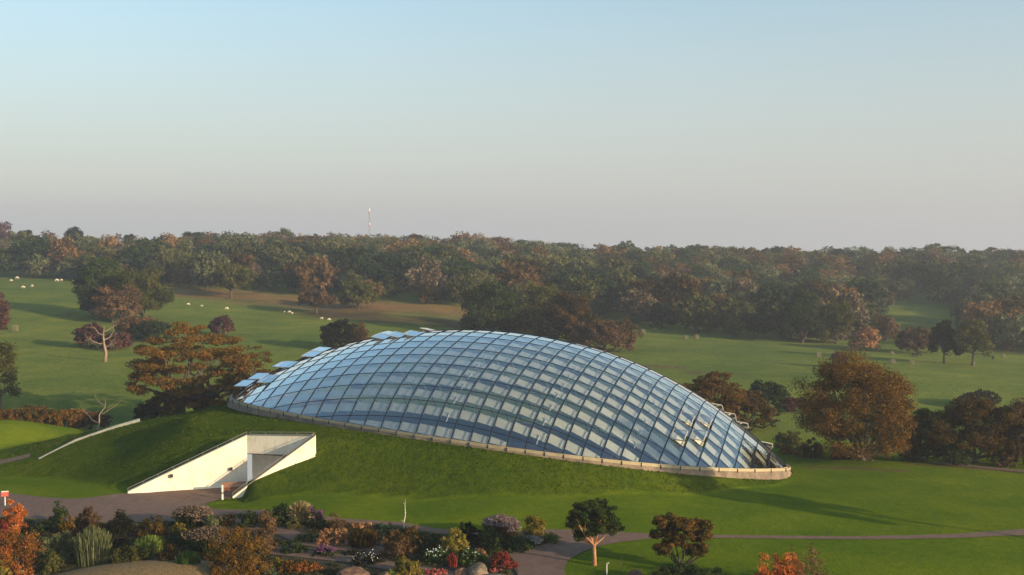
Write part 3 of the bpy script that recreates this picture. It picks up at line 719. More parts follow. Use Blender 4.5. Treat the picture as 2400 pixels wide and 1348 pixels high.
def shrub(px, base, wpx, hpx, col, label, name='shrub', cat='shrub', kind='leafy', flower=None, group=None, D=None, zoff=0, dens=1., lk=1.):
    CNT[0] += 1; rng = np.random.RandomState(500+CNT[0])
    g = hit(px, base) if D is None else at_D(px, base, D)
    if D is not None: g[2] = H1(g[0], g[1])
    s = pxm(g[1]); w_, h_ = wpx/s, hpx/s*1.04; sz = max(.11, g[1]*.00125)
    o = empty(name, (g[0], g[1], g[2]+zoff), label=label, cat=cat, group=group)
    rx_ = w_/2; dep = min(rx_, max(h_*.9, rx_*.5))
    st = MB()
    if kind == 'leafy':
        clr = max(.22, min(rx_, h_/2)*.27); ncl = int(np.clip(2.4*rx_*h_/(clr*clr)*.6*dens, 8, 260))
        d = rng.rand(ncl, 3)*2-1; C_ = crown_shape(max(rx_-clr*.7, .1), max(dep-clr*.7, .1), max(h_-clr, .12), rng, ncl, bottom=-.02, hollow=.35)
        C_[:, 2] = abs(C_[:, 2])+clr*.25
        V_, F_ = leaves(C_, np.full((len(C_), 3), clr)*(.7+.6*rng.rand(len(C_), 1)), int(np.clip(4*clr*clr*2.6*lk/(sz*sz), 3, 160)), sz, rng)
        for c in C_[rng.permutation(len(C_))[:7]]: st.tube([(0, 0, -.1), tuple(c*.45+rng.randn(3)*.05), tuple(c)], [.05, .035, .012], 4, cap=False)
        mesh_np('foliage', V_, F_, fm(col), o); st.build('stem', M_bark, o)
        pts = C_
    else:                                            # arching grass / upright blades
        n = int(np.clip(260*w_*1.2, 300, 2200)); a = rng.rand(n)*6.283; rr = rng.rand(n)**.6
        up = kind == 'upright'
        bx = np.cos(a)*rr*rx_*(.55 if not up else .75); by = np.sin(a)*rr*dep*(.55 if not up else .75)
        L_ = h_*(.6+.45*rng.rand(n))*(1.0-.30*rr); tx = bx+np.cos(a)*rx_*(.45*rr+.08*rng.rand(n))*(.4 if up else 1); ty = by+np.sin(a)*dep*(.45*rr+.08*rng.rand(n))*(.4 if up else 1)
        wd = sz*.30; ax = rng.randn(n, 2); ax /= np.linalg.norm(ax, axis=1, keepdims=True); ax = np.column_stack([ax, np.zeros(n)])*wd
        p0 = np.column_stack([bx, by, np.zeros(n)-.05]); p1 = np.column_stack([(bx*.5+tx*.5), (by*.5+ty*.5), L_*.72]); p2 = np.column_stack([tx, ty, L_*(.96 if up else .88)])
        V_ = np.stack([p0-ax, p0+ax, p1+ax*1.0, p1-ax*1.0, p2+ax*.5, p2-ax*.5], 1).reshape(-1, 3); i = np.arange(n)[:, None]*6
        F_ = np.concatenate([i+np.array([[0, 1, 2, 3]]), i+np.array([[3, 2, 4, 5]])])
        base_col = {'pinkgrass': 'dkgreen', 'mauve': 'brown', 'silver': 'bluegreen', 'straw': 'straw', 'lime': 'lime'}.get(col, col)
        mesh_np('blades', V_, F_, fm(base_col), o)
        if base_col != col:                              # feathery seed heads over the blades
            top_ = (p2[:, 2] > h_*.62) | (tx > rx_*.35); C2 = np.column_stack([tx, ty, p2[:, 2]])[top_]; m2 = len(C2); Vh, Fh = leaves(C2, np.tile([[.12, .12, .1]], (m2, 1)), 5, sz*.75, rng)
            mesh_np('seed_heads', Vh, Fh, fm(col), o)
        pts = p2
    if flower:
        q = pts[rng.permutation(len(pts))[:min(len(pts), 60)]]; q = q[q[:, 2] > h_*.35] if len(q) > 6 else q
        C2 = q*np.array([1, 1, 1.0])+np.array([0, -.2, .22]); cnt = 2 if flower == 'white' else 14
        Vh, Fh = leaves(C2, np.full((len(C2), 3), .3), cnt, sz*(.8 if flower == 'white' else .8), rng); mesh_np('flowers', Vh, Fh, fm(flower), o)
    return o
# ------------------------------------------------------------------ near and middle trees
OAK = dict(style='layer', limbs=16)
tree('oak_tree', 425, 975, 330, 215, 'rust', 'wide spreading oak with orange brown leaves behind the left end of the glasshouse', D=212, trunkh=.18, dens=.75, k_leaf=4.2, **OAK)
tree('oak_tree', 590, 940, 130, 130, 'rust', 'thin orange leaved tree with open branches between the wide left oak and the roof vents', D=222, trunkh=.2, dens=.45, k_leaf=2.6, **OAK)
tree('oak_tree', 2022, 1079, 312, 250, 'rust', 'large rust brown oak standing at the edge of the lawn right of the glasshouse', trunkh=.03, dens=1.5, limbs=18, k_leaf=5, trunk_r=.5, bottom=-.97, layered=.5)
tree('oak_tree', 1662, 1020, 165, 150, 'rust', 'rust coloured tree rising just behind the right shoulder of the glass roof', D=222, trunkh=.1, **OAK)
tree('oak_tree', 1745, 1040, 165, 125, 'rustdk', 'dark rust tree sloping down behind the right end of the glass roof', D=226, trunkh=.1, **OAK)
tree('round_tree', 1790, 1000, 108, 108, 'dkgreen', 'dense round dark green tree between the rust trees and the large oak', D=252, trunkh=.03, limbs=5, k_leaf=8)
tree('round_tree', 1862, 1005, 75, 75, 'purple', 'dull purple brown bushy tree left of the large oak', D=250, trunkh=.03)
tree('tree', 2172, 1080, 95, 135, 'dkgreen', 'dark green tree directly right of the large rust oak', trunkh=.05, k_leaf=7)
tree('tree', 2285, 1086, 215, 150, 'rustdk', 'broad brown and green tree on the right lawn edge under the dark round crown', trunkh=.08, dens=1.2, k_leaf=6)
tree('tree', 2402, 1090, 130, 150, 'brown', 'brown tree cut off by the right edge of the picture', trunkh=.06)
tree('tree', 2230, 1088, 90, 70, 'dkgreen', 'low green bushy tree at the foot of the broad brown and green tree', trunkh=.04)
tree('tree', 2288, 985, 100, 70, 'black', 'dark round crown showing above the broad brown and green tree', D=262, trunkh=.05, k_leaf=7)
tree('tree', 1968, 865, 42, 42, 'purple', 'small purple bush peeping over the top of the large rust oak', D=330, trunkh=.05)
for i, (px, b_, w_, h_, c_, lb) in enumerate([
  (1905,1072,90,48,'brown','brown thicket beside the tip of the glasshouse'), (1970,1076,70,40,'purple','purple brown thicket at the left foot of the large oak'),
  (1845,1064,50,20,'orange','low orange bush just beyond the tip of the glasshouse'), (2140,1080,70,42,'green','green thicket at the right foot of the large oak'),
  (2350,1092,80,60,'brown','brown thicket in front of the tree at the right edge'), (1850,1050,90,45,'olive','olive scrub on the slope behind the glasshouse tip')]):
    shrub(px, b_, w_, h_, c_, lb, 'thicket', 'bush')
# left middle distance
tree('round_tree', 238, 745, 120, 150, 'dkgreen', 'tall dark green tree at the left of the clump in the sheep field', trunkh=.06, k_leaf=7)
tree('round_tree', 335, 752, 135, 128, 'olive', 'olive green tree forming the right crown of the clump in the sheep field', trunkh=.08, k_leaf=7)
tree('round_tree', 285, 756, 130, 96, 'brown', 'brownish bare twigged tree in the front middle of the clump in the sheep field', trunkh=.05, k_leaf=5)
tree('round_tree', 220, 742, 56, 62, 'purple', 'small purplish tree at the left front of the clump in the sheep field', trunkh=.04)
tree('round_tree', 325, 792, 120, 58, 'brown', 'low brown bush below the clump in the sheep field', trunkh=.03, cat='bush')
tree('round_tree', 365, 800, 90, 50, 'dkgreen', 'low dark green bush behind the crown of the wide left oak', trunkh=.03, cat='bush')
tree('oak_tree', 542, 699, 108, 88, 'olive', 'lone olive oak beside the brown strip above the left field', trunkh=.2, k_leaf=7)
tree('oak_tree', 741, 734, 84, 58, 'brown', 'small lone brown oak beside the brown strip in the middle', trunkh=.22, k_leaf=7)
tree('round_tree', 840, 724, 108, 66, 'olive', 'wide low olive tree at the wood edge right of the small brown oak', trunkh=.08, k_leaf=7)
tree('round_tree', 522, 786, 62, 47, 'purple', 'round purple bush in the field above the wide left oak', trunkh=.03, cat='bush')
tree('round_tree', 790, 822, 92, 78, 'black', 'dark bush standing just behind the upper roof vents', trunkh=.04, D=330, cat='bush')
tree('round_tree', 842, 815, 60, 58, 'brown', 'thin brown bush right of the dark bush behind the roof vents', trunkh=.04, D=335, cat='bush', k_leaf=3)
tree('round_tree', 215, 815, 75, 58, 'purple', 'purple brown bush left of the pale dead tree', D=330, trunkh=.02, cat='bush')
tree('round_tree', 272, 826, 74, 50, 'purple', 'dull purple bush right of the pale dead tree', D=325, trunkh=.02, cat='bush')
tree('round_tree', -8, 800, 60, 115, 'purple', 'purple brown tree cut off by the left edge above the brown tree', D=345, trunkh=.08)
tree('round_tree', 2, 960, 95, 180, 'olive', 'thin olive brown tree at the left edge above the orange scrub', D=236, trunkh=.15, k_leaf=3.5, dens=.8)
for i, (px, b_, w_, h_, c_, lb) in enumerate([
  (10,1022,100,62,'rust','orange brown scrub at the left edge behind the grassy hump'), (80,1024,110,66,'rustdk','dark orange scrub second from the left behind the grassy hump'),
  (150,1026,110,66,'rust','orange scrub in the middle of the row behind the grassy hump'), (212,1022,95,58,'brown','brown scrub at the right end of the row behind the white wall')]):
    tree('thicket', px, b_, w_, h_+6, c_, lb, 'bush', D=200+i*2, trunkh=.02, k_leaf=6, group='scrub row behind the left hump')
tree('thicket', 345, 985, 60, 40, 'black', 'black green bush against the left shoulder of the mound', 'bush', D=200, trunkh=.02)
tree('thicket', 385, 975, 90, 55, 'rustdk', 'dark brown bush under the wide left oak beside the mound', 'bush', D=203, trunkh=.02)
tree('thicket', 470, 950, 110, 50, 'rustdk', 'dark rust bush touching the left tip of the glasshouse', 'bush', D=214, trunkh=.02)
# centre dark group behind the roof
tree('round_tree', 1155, 815, 152, 155, 'dkgreen', 'very large dark green tree behind the crown of the glass roof', D=385, trunkh=.06, k_leaf=7.5)
tree('round_tree', 1262, 800, 110, 135, 'olive', 'tall olive tree right of the very large dark green tree', D=405, trunkh=.06, k_leaf=7)
tree('round_tree', 1335, 820, 150, 135, 'rustdk', 'wide rust tinged tree in the clump behind the glass roof', D=385, trunkh=.05, k_leaf=7)
tree('round_tree', 1415, 845, 165, 105, 'brown', 'low brown tree at the right end of the clump behind the glass roof', D=370, trunkh=.04, k_leaf=7)
tree('round_tree', 1240, 830, 150, 100, 'black', 'black green tree low between the crowns behind the glass roof', D=375, trunkh=.04, k_leaf=7)
# right field trees
tree('round_tree', 2212, 852, 78, 100, 'black', 'dark tree in the right field, left of a pair on short trunks', trunkh=.2, k_leaf=7)
tree('round_tree', 2280, 857, 82, 112, 'olive', 'olive tree in the right field, right of a pair on short trunks', trunkh=.22, k_leaf=7)
tree('round_tree', 2150, 828, 95, 62, 'brown', 'low brown tree behind the pair in the right field', trunkh=.04)
tree('round_tree', 1720, 793, 52, 52, 'olive', 'small round olive tree at the foot of the right wood', trunkh=.05)
tree('round_tree', 2025, 822, 78, 56, 'peach', 'pinkish brown bush at the foot of the right wood', trunkh=.04, cat='bush')
tree('round_tree', 2075, 800, 66, 62, 'brown', 'pale brown bush beside the small green clearing', trunkh=.04, cat='bush')
tree('round_tree', 1880, 800, 110, 118, 'dkgreen', 'dark green tree overhanging the upper edge of the right field', D=405, trunkh=.05)
tree('round_tree', 1960, 808, 110, 105, 'olive', 'olive brown tree overhanging the upper edge of the right field', D=408, trunkh=.06)

def bare(name, px, base, hpx, label, mat, D=None, seed=3, spread=.5, r0=.3, lean=0., cat='dead tree', forks=4, depth=3):
    rng = np.random.RandomState(seed); g = hit(px, base) if D is None else at_D(px, base, D)
    h_ = hpx/pxm(g[1]); o = empty(name, tuple(g), label=label, cat=cat)
    t = MB(); br = MB()
    top = np.array([lean*h_, 0, h_*.92]); pts = [np.array([0, 0, -.3])]+[top*u+rng.randn(3)*.02*h_ for u in (.25, .5, .75)]+[top]
    t.tube(pts, [r0*1.3, r0, r0*.7, r0*.45, r0*.15], 7)
    def limb(a, d, L_, r, dep):
        q = a+d*L_*.5+rng.randn(3)*.06*L_; e = a+d*L_+np.array([0, 0, .15*L_])+rng.randn(3)*.1*L_
        br.tube([a, q, e], [r, r*.7, r*.3], 5, cap=False)
        if dep:
            for _ in range(2 if dep > 1 else 3):
                d2 = d+rng.randn(3)*.5; d2[2] = abs(d2[2])*.8+.2; d2 /= np.linalg.norm(d2); limb(q if rng.rand() < .5 else e, d2, L_*.55, r*.4, dep-1)
    for i in range(forks):
        u = .3+.55*i/max(forks-1, 1); a = pts[0]*(1-u)+top*u; s_ = 1 if i % 2 else -1
        d = np.array([s_*(.8+.2*rng.rand()), rng.randn()*.4, .25+.5*rng.rand()]); d /= np.linalg.norm(d); limb(a, d, h_*spread*(1-.4*u), r0*.45, depth-1)
    t.build('trunk', mat, o, smooth=True); br.build('branches', mat, o, smooth=True); return o
bare('dead_tree', 246, 848, 92, 'pale dead tree with bare twisted limbs in the left field', M_barklt, r0=.42, spread=.40, seed=14, forks=6)
bare('dead_tree', 226, 1012, 82, 'pale leafless tree with forked limbs behind the white retaining wall', M_barklt, D=196, r0=.16, lean=.28, spread=.5, seed=8, forks=3)
bare('birch_sapling', 946, 1240, 78, 'slender pale barked sapling rising from the flower beds in front of the mound', M_birch, r0=.075, spread=.10, seed=2, cat='sapling', depth=1, forks=3, lean=.05)
bare('sapling', 1456, 1352, 58, 'thin faint sapling on the lawn right of the round headed tree', M_bark, r0=.03, spread=.25, seed=6, cat='sapling', depth=2)

# ------------------------------------------------------------------ the two lawn trees and the front row
def lawn_tree(px, base, wpx, hpx, label, col, multi, seed, trunkh, bark):
    rng = np.random.RandomState(seed); g = hit(px, base); s = pxm(g[1]); w_, h_ = wpx/s, hpx/s
    o = empty('garden_tree', tuple(g), label=label, cat='tree'); t = MB(); sz = .15
    lobes = multi
    Cs = []
    for (cx_, cz_, rx_, rz_) in lobes:
        n = int(26*rx_*rz_*16)+6; d = rng.randn(n*2, 3); d /= np.linalg.norm(d, axis=1, keepdims=True); d = d[d[:, 2] > -.55][:n]; r = (.45+.5*rng.rand(len(d)))
        C_ = d*r[:, None]*np.array([rx_*w_, rx_*w_*.9, rz_*h_])+np.array([cx_*w_, rng.randn()*.06*w_, cz_*h_]); Cs.append(C_)
    C_ = np.vstack(Cs); clr = w_*.075
    V_, F_ = leaves(C_, np.full((len(C_), 3), clr)*np.array([1.1, 1.1, .8]), int(4*clr*clr*5/(sz*sz)), sz, rng)
    mesh_np('crown', V_, F_, fm(col), o)
    if trunkh > .2: t.tube([(0, 0, -.3), (.02, 0, .1*h_), (-.03, 0, trunkh*h_)], [.27, .19, .17], 8); starts = [np.array([-.03, 0, trunkh*h_])]*9
    else: starts = [np.array([rng.randn()*.12, rng.randn()*.1, 0]) for _ in range(9)]
    k = 0
    for a in starts:
        l_ = lobes[k % len(lobes)]; k += 1; e = np.array([(l_[0]+rng.randn()*l_[2]*.5)*w_, rng.randn()*.15*w_, (l_[1]+rng.randn()*.2*l_[3])*h_])
        mid = a*.45+e*.55+np.array([0, 0, -.06*h_]); t.tube([a, a*.8+mid*.2, mid, e], [.11, .10, .06, .02], 6, cap=False)
        for _ in range(3):
            q = C_[rng.randint(len(C_))]
            if np.linalg.norm(q-mid) < .4*w_: t.tube([mid, q], [.04, .012], 4, cap=False)
    t.build('trunk', bark, o, smooth=True); return o
FOL['lawntree'] = [(.018,.032,.008),(.030,.052,.012),(.050,.062,.015),(.12,.065,.018)]
lawn_tree(1393, 1325, 125, 160, 'round headed tree with an orange trunk beside the path junction', 'lawntree',
   [(-.10,.76,.40,.21), (.14,.72,.34,.22), (.0,.86,.30,.12), (-.28,.62,.24,.16), (.38,.56,.15,.11), (.02,.56,.28,.12), (-.26,.46,.15,.08)], 11, .30, M_barkor)
lawn_tree(1597, 1335, 132, 138, 'many stemmed broad tree on the near lawn right of the round headed tree', 'rustdk',
   [(-.22,.84,.26,.13), (.05,.78,.32,.15), (.32,.74,.22,.15), (-.32,.60,.22,.15), (.34,.52,.2,.18), (.0,.62,.3,.12), (-.32,.40,.2,.12), (.28,.34,.22,.12), (-.05,.44,.22,.1)], 12, .0, M_bark)
S = shrub
S(1622,1378,215,76,'dkgreen','broad dark green shrub below the many stemmed tree at the bottom edge')
S(1828,1384,160,96,'redorange','bright orange red shrub at the bottom edge on the right', kind='leafy', dens=1.)
S(1888,1378,150,120,'brown','sparse brown bush spreading behind the bright orange red shrub', dens=1.1, lk=.16)
# left to right through the garden
S(38,1243,62,80,'redorange','orange leaved shrub beside the red sign panel at the left edge')
S(8,1262,45,55,'red','dark red shrub under the red sign panel')
S(45,1345,120,128,'orange','big orange acer like shrub in the bottom left corner', dens=.8)
S(118,1342,60,60,'olive','olive shrub between the orange corner shrub and the dry mound')
S(-5,1360,70,50,'yellow','yellowish low plant in the bottom left corner')
S(134,1243,62,64,'dkgreen','dark green upright shrub at the left edge of the plaza')
S(158,1256,58,48,'rust','orange brown shrub in front of the dark green upright shrub')
S(205,1240,72,52,'brown','brown twiggy shrub between the green upright shrub and the black shrub')
S(278,1272,108,88,'black','large almost black shrub in front of the plaza')
S(350,1262,80,66,'rustdk','dark brown shrub right of the almost black shrub')
S(90,1252,60,26,'dkgreen','low green plants at the left plaza corner')
S(448,1234,92,54,'pinkgrass','feathery pink topped grass dome nearest the plaza', name='ornamental_grass', cat='grass clump', kind='grass')
S(492,1290,130,60,'pinkgrass','wide feathery pink topped grass dome behind the big autumn shrub', name='ornamental_grass', cat='grass clump', kind='grass')
S(497,1240,56,34,'sage','pale olive shrub right of the feathery grass dome nearest the plaza')
S(408,1250,64,28,'yellow','low yellow orange plants between the brown shrub and the feathery grass domes')
S(428,1272,60,34,'dkgreen','low dark green shrub left of the wide feathery grass dome')
S(140,1310,100,80,'sage','pale olive bushy clump right of the orange corner shrub')
S(218,1322,98,96,'sage','tall pale green spiky shrub below the almost black shrub', kind='upright')
S(190,1318,70,60,'olive','olive shrub leaning on the tall pale green spiky shrub')
S(258,1278,24,30,'rust','small tuft of rusty stalks below the almost black shrub', kind='upright')
S(350,1294,78,42,'lime','bright yellow green spiky clump below the dark brown shrub', kind='upright')
S(312,1330,115,66,'olive','rounded olive bush above the dry mound')
S(390,1334,74,62,'rustdk','brown red bush above the right part of the dry mound')
S(440,1342,66,56,'green','green upright clump above the right part of the dry mound', kind='upright')
S(560,1352,185,118,'rust','big autumn shrub with orange and gold leaves in front of the wide feathery dome', dens=1.1)
S(620,1292,70,96,'brown','tall rusty brown shrub behind the big autumn shrub')
S(622,1350,60,36,'bluegreen','blue green mound of leaves at the foot of the big autumn shrub')
S(700,1340,112,28,'orange','low orange ground cover beside the lower garden path')
S(660,1330,60,24,'yellow','low yellow ground cover between the blue green mound and the lower garden path')
for px, w_, h_, c_, lb in [(530,62,30,'rustdk','low brown shrub at the left end of the border below the lawn'),(582,62,36,'dkgreen','low green shrub second from the left in the border below the lawn'),(635,64,42,'olive','olive brown shrub left of the straw coloured grass')]:
    S(px, 1234, w_, h_, c_, lb)
S(657,1224,52,46,'dkgreen','dark green bush left of the straw coloured grass')
S(704,1224,66,58,'straw','tall straw coloured grass tuft against the lawn', name='ornamental_grass', cat='grass clump', kind='grass')
S(742,1234,48,46,'dkgreen','dark bush with pink flowers right of the straw coloured grass', flower='purpleflower')
S(690,1236,50,26,'olive','low olive plants under the straw coloured grass')
S(790,1244,60,42,'brown','fuzzy brown shrub right of the bush with pink flowers')
S(845,1238,80,16,'peach','low peach coloured strip of plants along the lawn path')
S(905,1246,60,20,'bluegreen','low blue green plants left of the slender sapling')
S(720,1268,66,18,'dkgreen','low dark planting inside the path loop')
S(762,1274,56,34,'peach','left of two round peach brown shrubs by the path loop')
S(803,1276,56,38,'peach','right of two round peach brown shrubs by the path loop')
S(852,1280,76,44,'rustdk','brown stalky perennials between the peach shrubs and the sapling', kind='upright')
S(762,1301,78,24,'dkgreen','low bed of purple flowers beside the garden path', flower='purpleflower', name='flower_bed', cat='flowers')
S(690,1294,78,28,'dkgreen','dark green low bed left of the purple flowers')
S(828,1301,66,13,'black','dark low planting right of the purple flowers')
S(936,1300,104,74,'brown','tall brown twiggy shrub around the foot of the slender sapling')
S(968,1268,56,42,'rust','thin rusty shrub right of the slender sapling')
S(958,1346,106,46,'yellow','yellow green rounded shrub by the lower garden path')
S(862,1322,90,28,'black','dark low plants dotted with white flowers by the lower path', flower='white', name='flower_clump', cat='flowers')
S(1065,1304,82,70,'yellow','yellow tipped feathery green shrub in the middle of the beds')
S(1015,1296,52,48,'dkgreen','dark green shrub left of the yellow tipped shrub')
S(1098,1270,86,44,'black','long dark shrub against the lawn right of the sapling')
S(1150,1294,76,68,'dkgreen','dark green shrub below the mauve grass dome')
S(1172,1264,92,64,'mauve','mauve plumed grass dome against the lawn', name='ornamental_grass', cat='grass clump', kind='grass')
S(1204,1266,44,28,'straw','small golden grass tuft right of the mauve plumed dome', name='ornamental_grass', cat='grass clump', kind='grass')
S(1242,1278,58,24,'silver','low silver grass tuft near the path junction', name='ornamental_grass', cat='grass clump', kind='grass')
S(1246,1258,76,74,'yellow','rounded yellow green shrub standing next to the path junction', dens=.7)
S(1214,1290,104,32,'dkgreen','low dark green planting in front of the silver grass tuft')
S(1290,1272,46,24,'green','small green plant on the rounded corner of the bed at the junction')
S(1023,1316,70,34,'green','left white daisy clump in the middle of the beds', flower='white', name='flower_clump', cat='flowers')
S(1110,1320,84,38,'green','right white daisy clump behind the grey boulder', flower='white', name='flower_clump', cat='flowers')
S(1060,1328,30,34,'red','small spiky red plant between the two daisy clumps', kind='upright')
S(1180,1330,68,50,'red','dark red shrub beside the wide path')
S(1022,1347,68,18,'pinkred','long low pink red ground cover by the lower path')
S(1160,1342,34,14,'pinkred','small patch of pink red ground cover right of the grey boulder')
S(918,1356,28,20,'lime','small bright green plant among the brown rocks')
S(985,1285,60,40,'olive','olive shrub between the sapling and the dark green shrub')
S(1125,1310,50,28,'peach','peach tinged grasses above the right daisy clump')

rng = np.random.RandomState(41); bp = bed[:, :2]; x0, y0 = bp.min(0); x1, y1 = bp.max(0)
gxr = x0+rng.rand(9000)*(x1-x0); gyr = y0+rng.rand(9000)*(y1-y0); k_ = in_poly(gxr, gyr, bp[:, 0], bp[:, 1])
for o_ in [q for q in COL.objects if q.name.startswith(('garden_path', 'path'))]:
    vv = np.array([tuple(v.co) for v in o_.data.vertices]); 
    for a in range(0, len(gxr), 1500):
        k_[a:a+1500] &= (np.hypot(gxr[a:a+1500][:, None]-vv[:, 0], gyr[a:a+1500][:, None]-vv[:, 1]).min(1) > .75)
k_ &= ((gxr-mc[0])/10.8)**2+((gyr-mc[1])/6.6)**2 > 1
gxr, gyr = gxr[k_][:2600], gyr[k_][:2600]; hh_ = .12+.5*np.clip(vnoise(gxr, gyr, 2.2, 8)*.5+.5, 0, 1)*rng.rand(len(gxr)); C_ = np.column_stack([gxr, gyr, H(gxr, gyr)+hh_*.6])
V_, F_ = leaves(C_, np.column_stack([.35+.2*rng.rand(len(gxr)), .35+.2*rng.rand(len(gxr)), hh_*.7]), 26, .14, rng)
FOL['cover'] = [(.014,.022,.008),(.05,.036,.016),(.030,.042,.012),(.085,.055,.02),(.045,.062,.018),(.10,.065,.025)]
o = mesh_np('ground_cover', V_, F_, foliage('foliage_cover', FOL['cover'], .45, .2)); setp(o, 'low mixed planting filling the beds between the shrubs', 'ground cover', kind='stuff')
def rock(px, base, wpx, hpx, label, mat, seed, group=None, flat=1.):
    rng = np.random.RandomState(seed); g = hit(px, base); s = pxm(g[1]); bmh = bmesh.new(); bmesh.ops.create_icosphere(bmh, subdivisions=3, radius=1)
    dirs = rng.randn(14, 3); dirs /= np.linalg.norm(dirs, axis=1, keepdims=True); dd_ = .62+.3*rng.rand(14)
    for v in bmh.verts:
        p = np.array(v.co); k = np.min(np.where(dirs@p > .05, dd_/np.maximum(dirs@p, .05), 9)); p = p*min(k, 1.05)+rng.randn(3)*.012
        v.co = Vector((p[0]*wpx/s*.56, p[1]*wpx/s*.42, p[2]*hpx/s*.95))
    me = bpy.data.meshes.new('boulder'); bmh.to_mesh(me); bmh.free(); me.materials.append(mat)
    o = bpy.data.objects.new('boulder', me); COL.objects.link(o); o.location = (g[0], g[1], g[2]+.1*hpx/s); return setp(o, label, 'boulder', group)
rock(1117,1349,62,30,'upright grey boulder below the right daisy clump',M_rock,1)
rock(1166,1358,56,16,'flat pale boulder at the bottom edge right of the upright grey boulder',M_rock,2)
rock(1490,1356,36,20,'small brown boulder at the bottom edge on the lawn',M_rockdk,3)
rock(832,1358,90,26,'wide brown boulder at the bottom edge below the lower path',M_rockdk,4)
rock(898,1358,30,20,'small brown boulder next to the wide brown one',M_rockdk,5)
rock(1085,1348,40,16,'dark low boulder left of the upright grey boulder',M_rockdk,6)
m = MB(); pts = [hit(*p) for p in [(38,1352),(50,1344),(64,1337),(84,1333)]]
for a, b2 in zip(pts[:-1], pts[1:]): m.tube([a+[0,0,.12], b2+[0,0,.12]], .22, 6)
setp(m.build('stone_edging', M_gutter), 'pale curved stone edging at the left end of the dry mound', 'edging')
m = MB(); pts = [hit(*p) for p in [(1198,1320),(1206,1334),(1216,1352),(1226,1372)]]
for a, b2 in zip(pts[:-1], pts[1:]): m.tube([a+[0,0,.06], b2+[0,0,.06]], .10, 6)
setp(m.build('kerb_edging', M_rock), 'thin grey edging along the left side of the wide path', 'edging')

# ------------------------------------------------------------------ small built things
g = hit(521, 1171); s = pxm(g[1]); hh = 35/s; o = empty('marker_post', tuple(g), label='white post with dark bands at the mouth of the entrance cutting', cat='post')
m = MB(); rr_ = .14
for a, b2 in ((-.1, .40), (.52, 1.0)): m.tube([(0, 0, a*hh), (0, 0, b2*hh)], rr_, 12)
m.build('post', M_white, o)
m = MB(); m.tube([(0, 0, .40*hh), (0, 0, .52*hh)], rr_*.93, 12); m.build('dark_band', M_dark, o)
m = MB(); m.tube([(0, 0, .455*hh), (0, 0, .475*hh)], rr_*1.02, 12); m.build('ring', M_white, o)
g = at_D(548, 1157, 143.6); g[2] = ZF+.09; o = empty('bench', tuple(g), rz=.30, label='red brown wooden bench inside the entrance cutting beside the white post', cat='bench')
bl, bh = 3.1, 1.35
m = MB()
for i in range(4): m.box((0, -.12-.16*i, .62), (bl/2, .07, .03))
m.build('seat', M_wood, o)
m = MB(); m.box((0, .10, bh), (bl/2, .04, .08)); m.box((0, .06, .72), (bl/2, .03, .05))
for i in range(24): m.box((-bl/2+.1+i*(bl-.2)/23, .08, 1.0), (.045, .015, .30))
m.build('backrest', M_wood, o)
for sx in (-1, 1):
    for yy in (.08, -.62): m = MB(); m.box((sx*(bl/2-.06), yy, .31 if yy < 0 else .6), (.05, .05, .31 if yy < 0 else .6)); m.build('leg', M_wood, o)
    m = MB(); m.box((sx*(bl/2-.06), -.28, .92), (.05, .42, .035)); m.build('armrest', M_wood, o)
g = hit(12, 1186); s = pxm(g[1]); o = empty('sign', tuple(g), rz=.35, label='small red slanted sign panel on a white post at the left edge', cat='sign')
m = MB(); m.tube([(0, 0, -.2), (0, 0, 1.35)], .07, 8); m.build('post', M_white, o)
m = MB(); m.box((0, -.05, 1.5), (.42, .36, .04), rot=Matrix.Rotation(R_(38), 3, 'X')); m.build('panel', M_red, o)
m = MB(); m.box((0, .22, 1.78), (.42, .05, .05)); m.build('panel_edge', M_white, o)
g = hit(1422, 1353); o = empty('garden_light', tuple(g), label='thin white post lamp with a small angled head at the bottom edge', cat='lamp')
m = MB(); m.tube([(0, 0, -.1), (0, 0, 1.25)], .05, 8); m.build('post', M_white, o)
m = MB(); m.tube([(-.05, 0, 1.25), (.22, 0, 1.42)], [.06, .09], 8); m.build('lamp_head', M_alu, o)

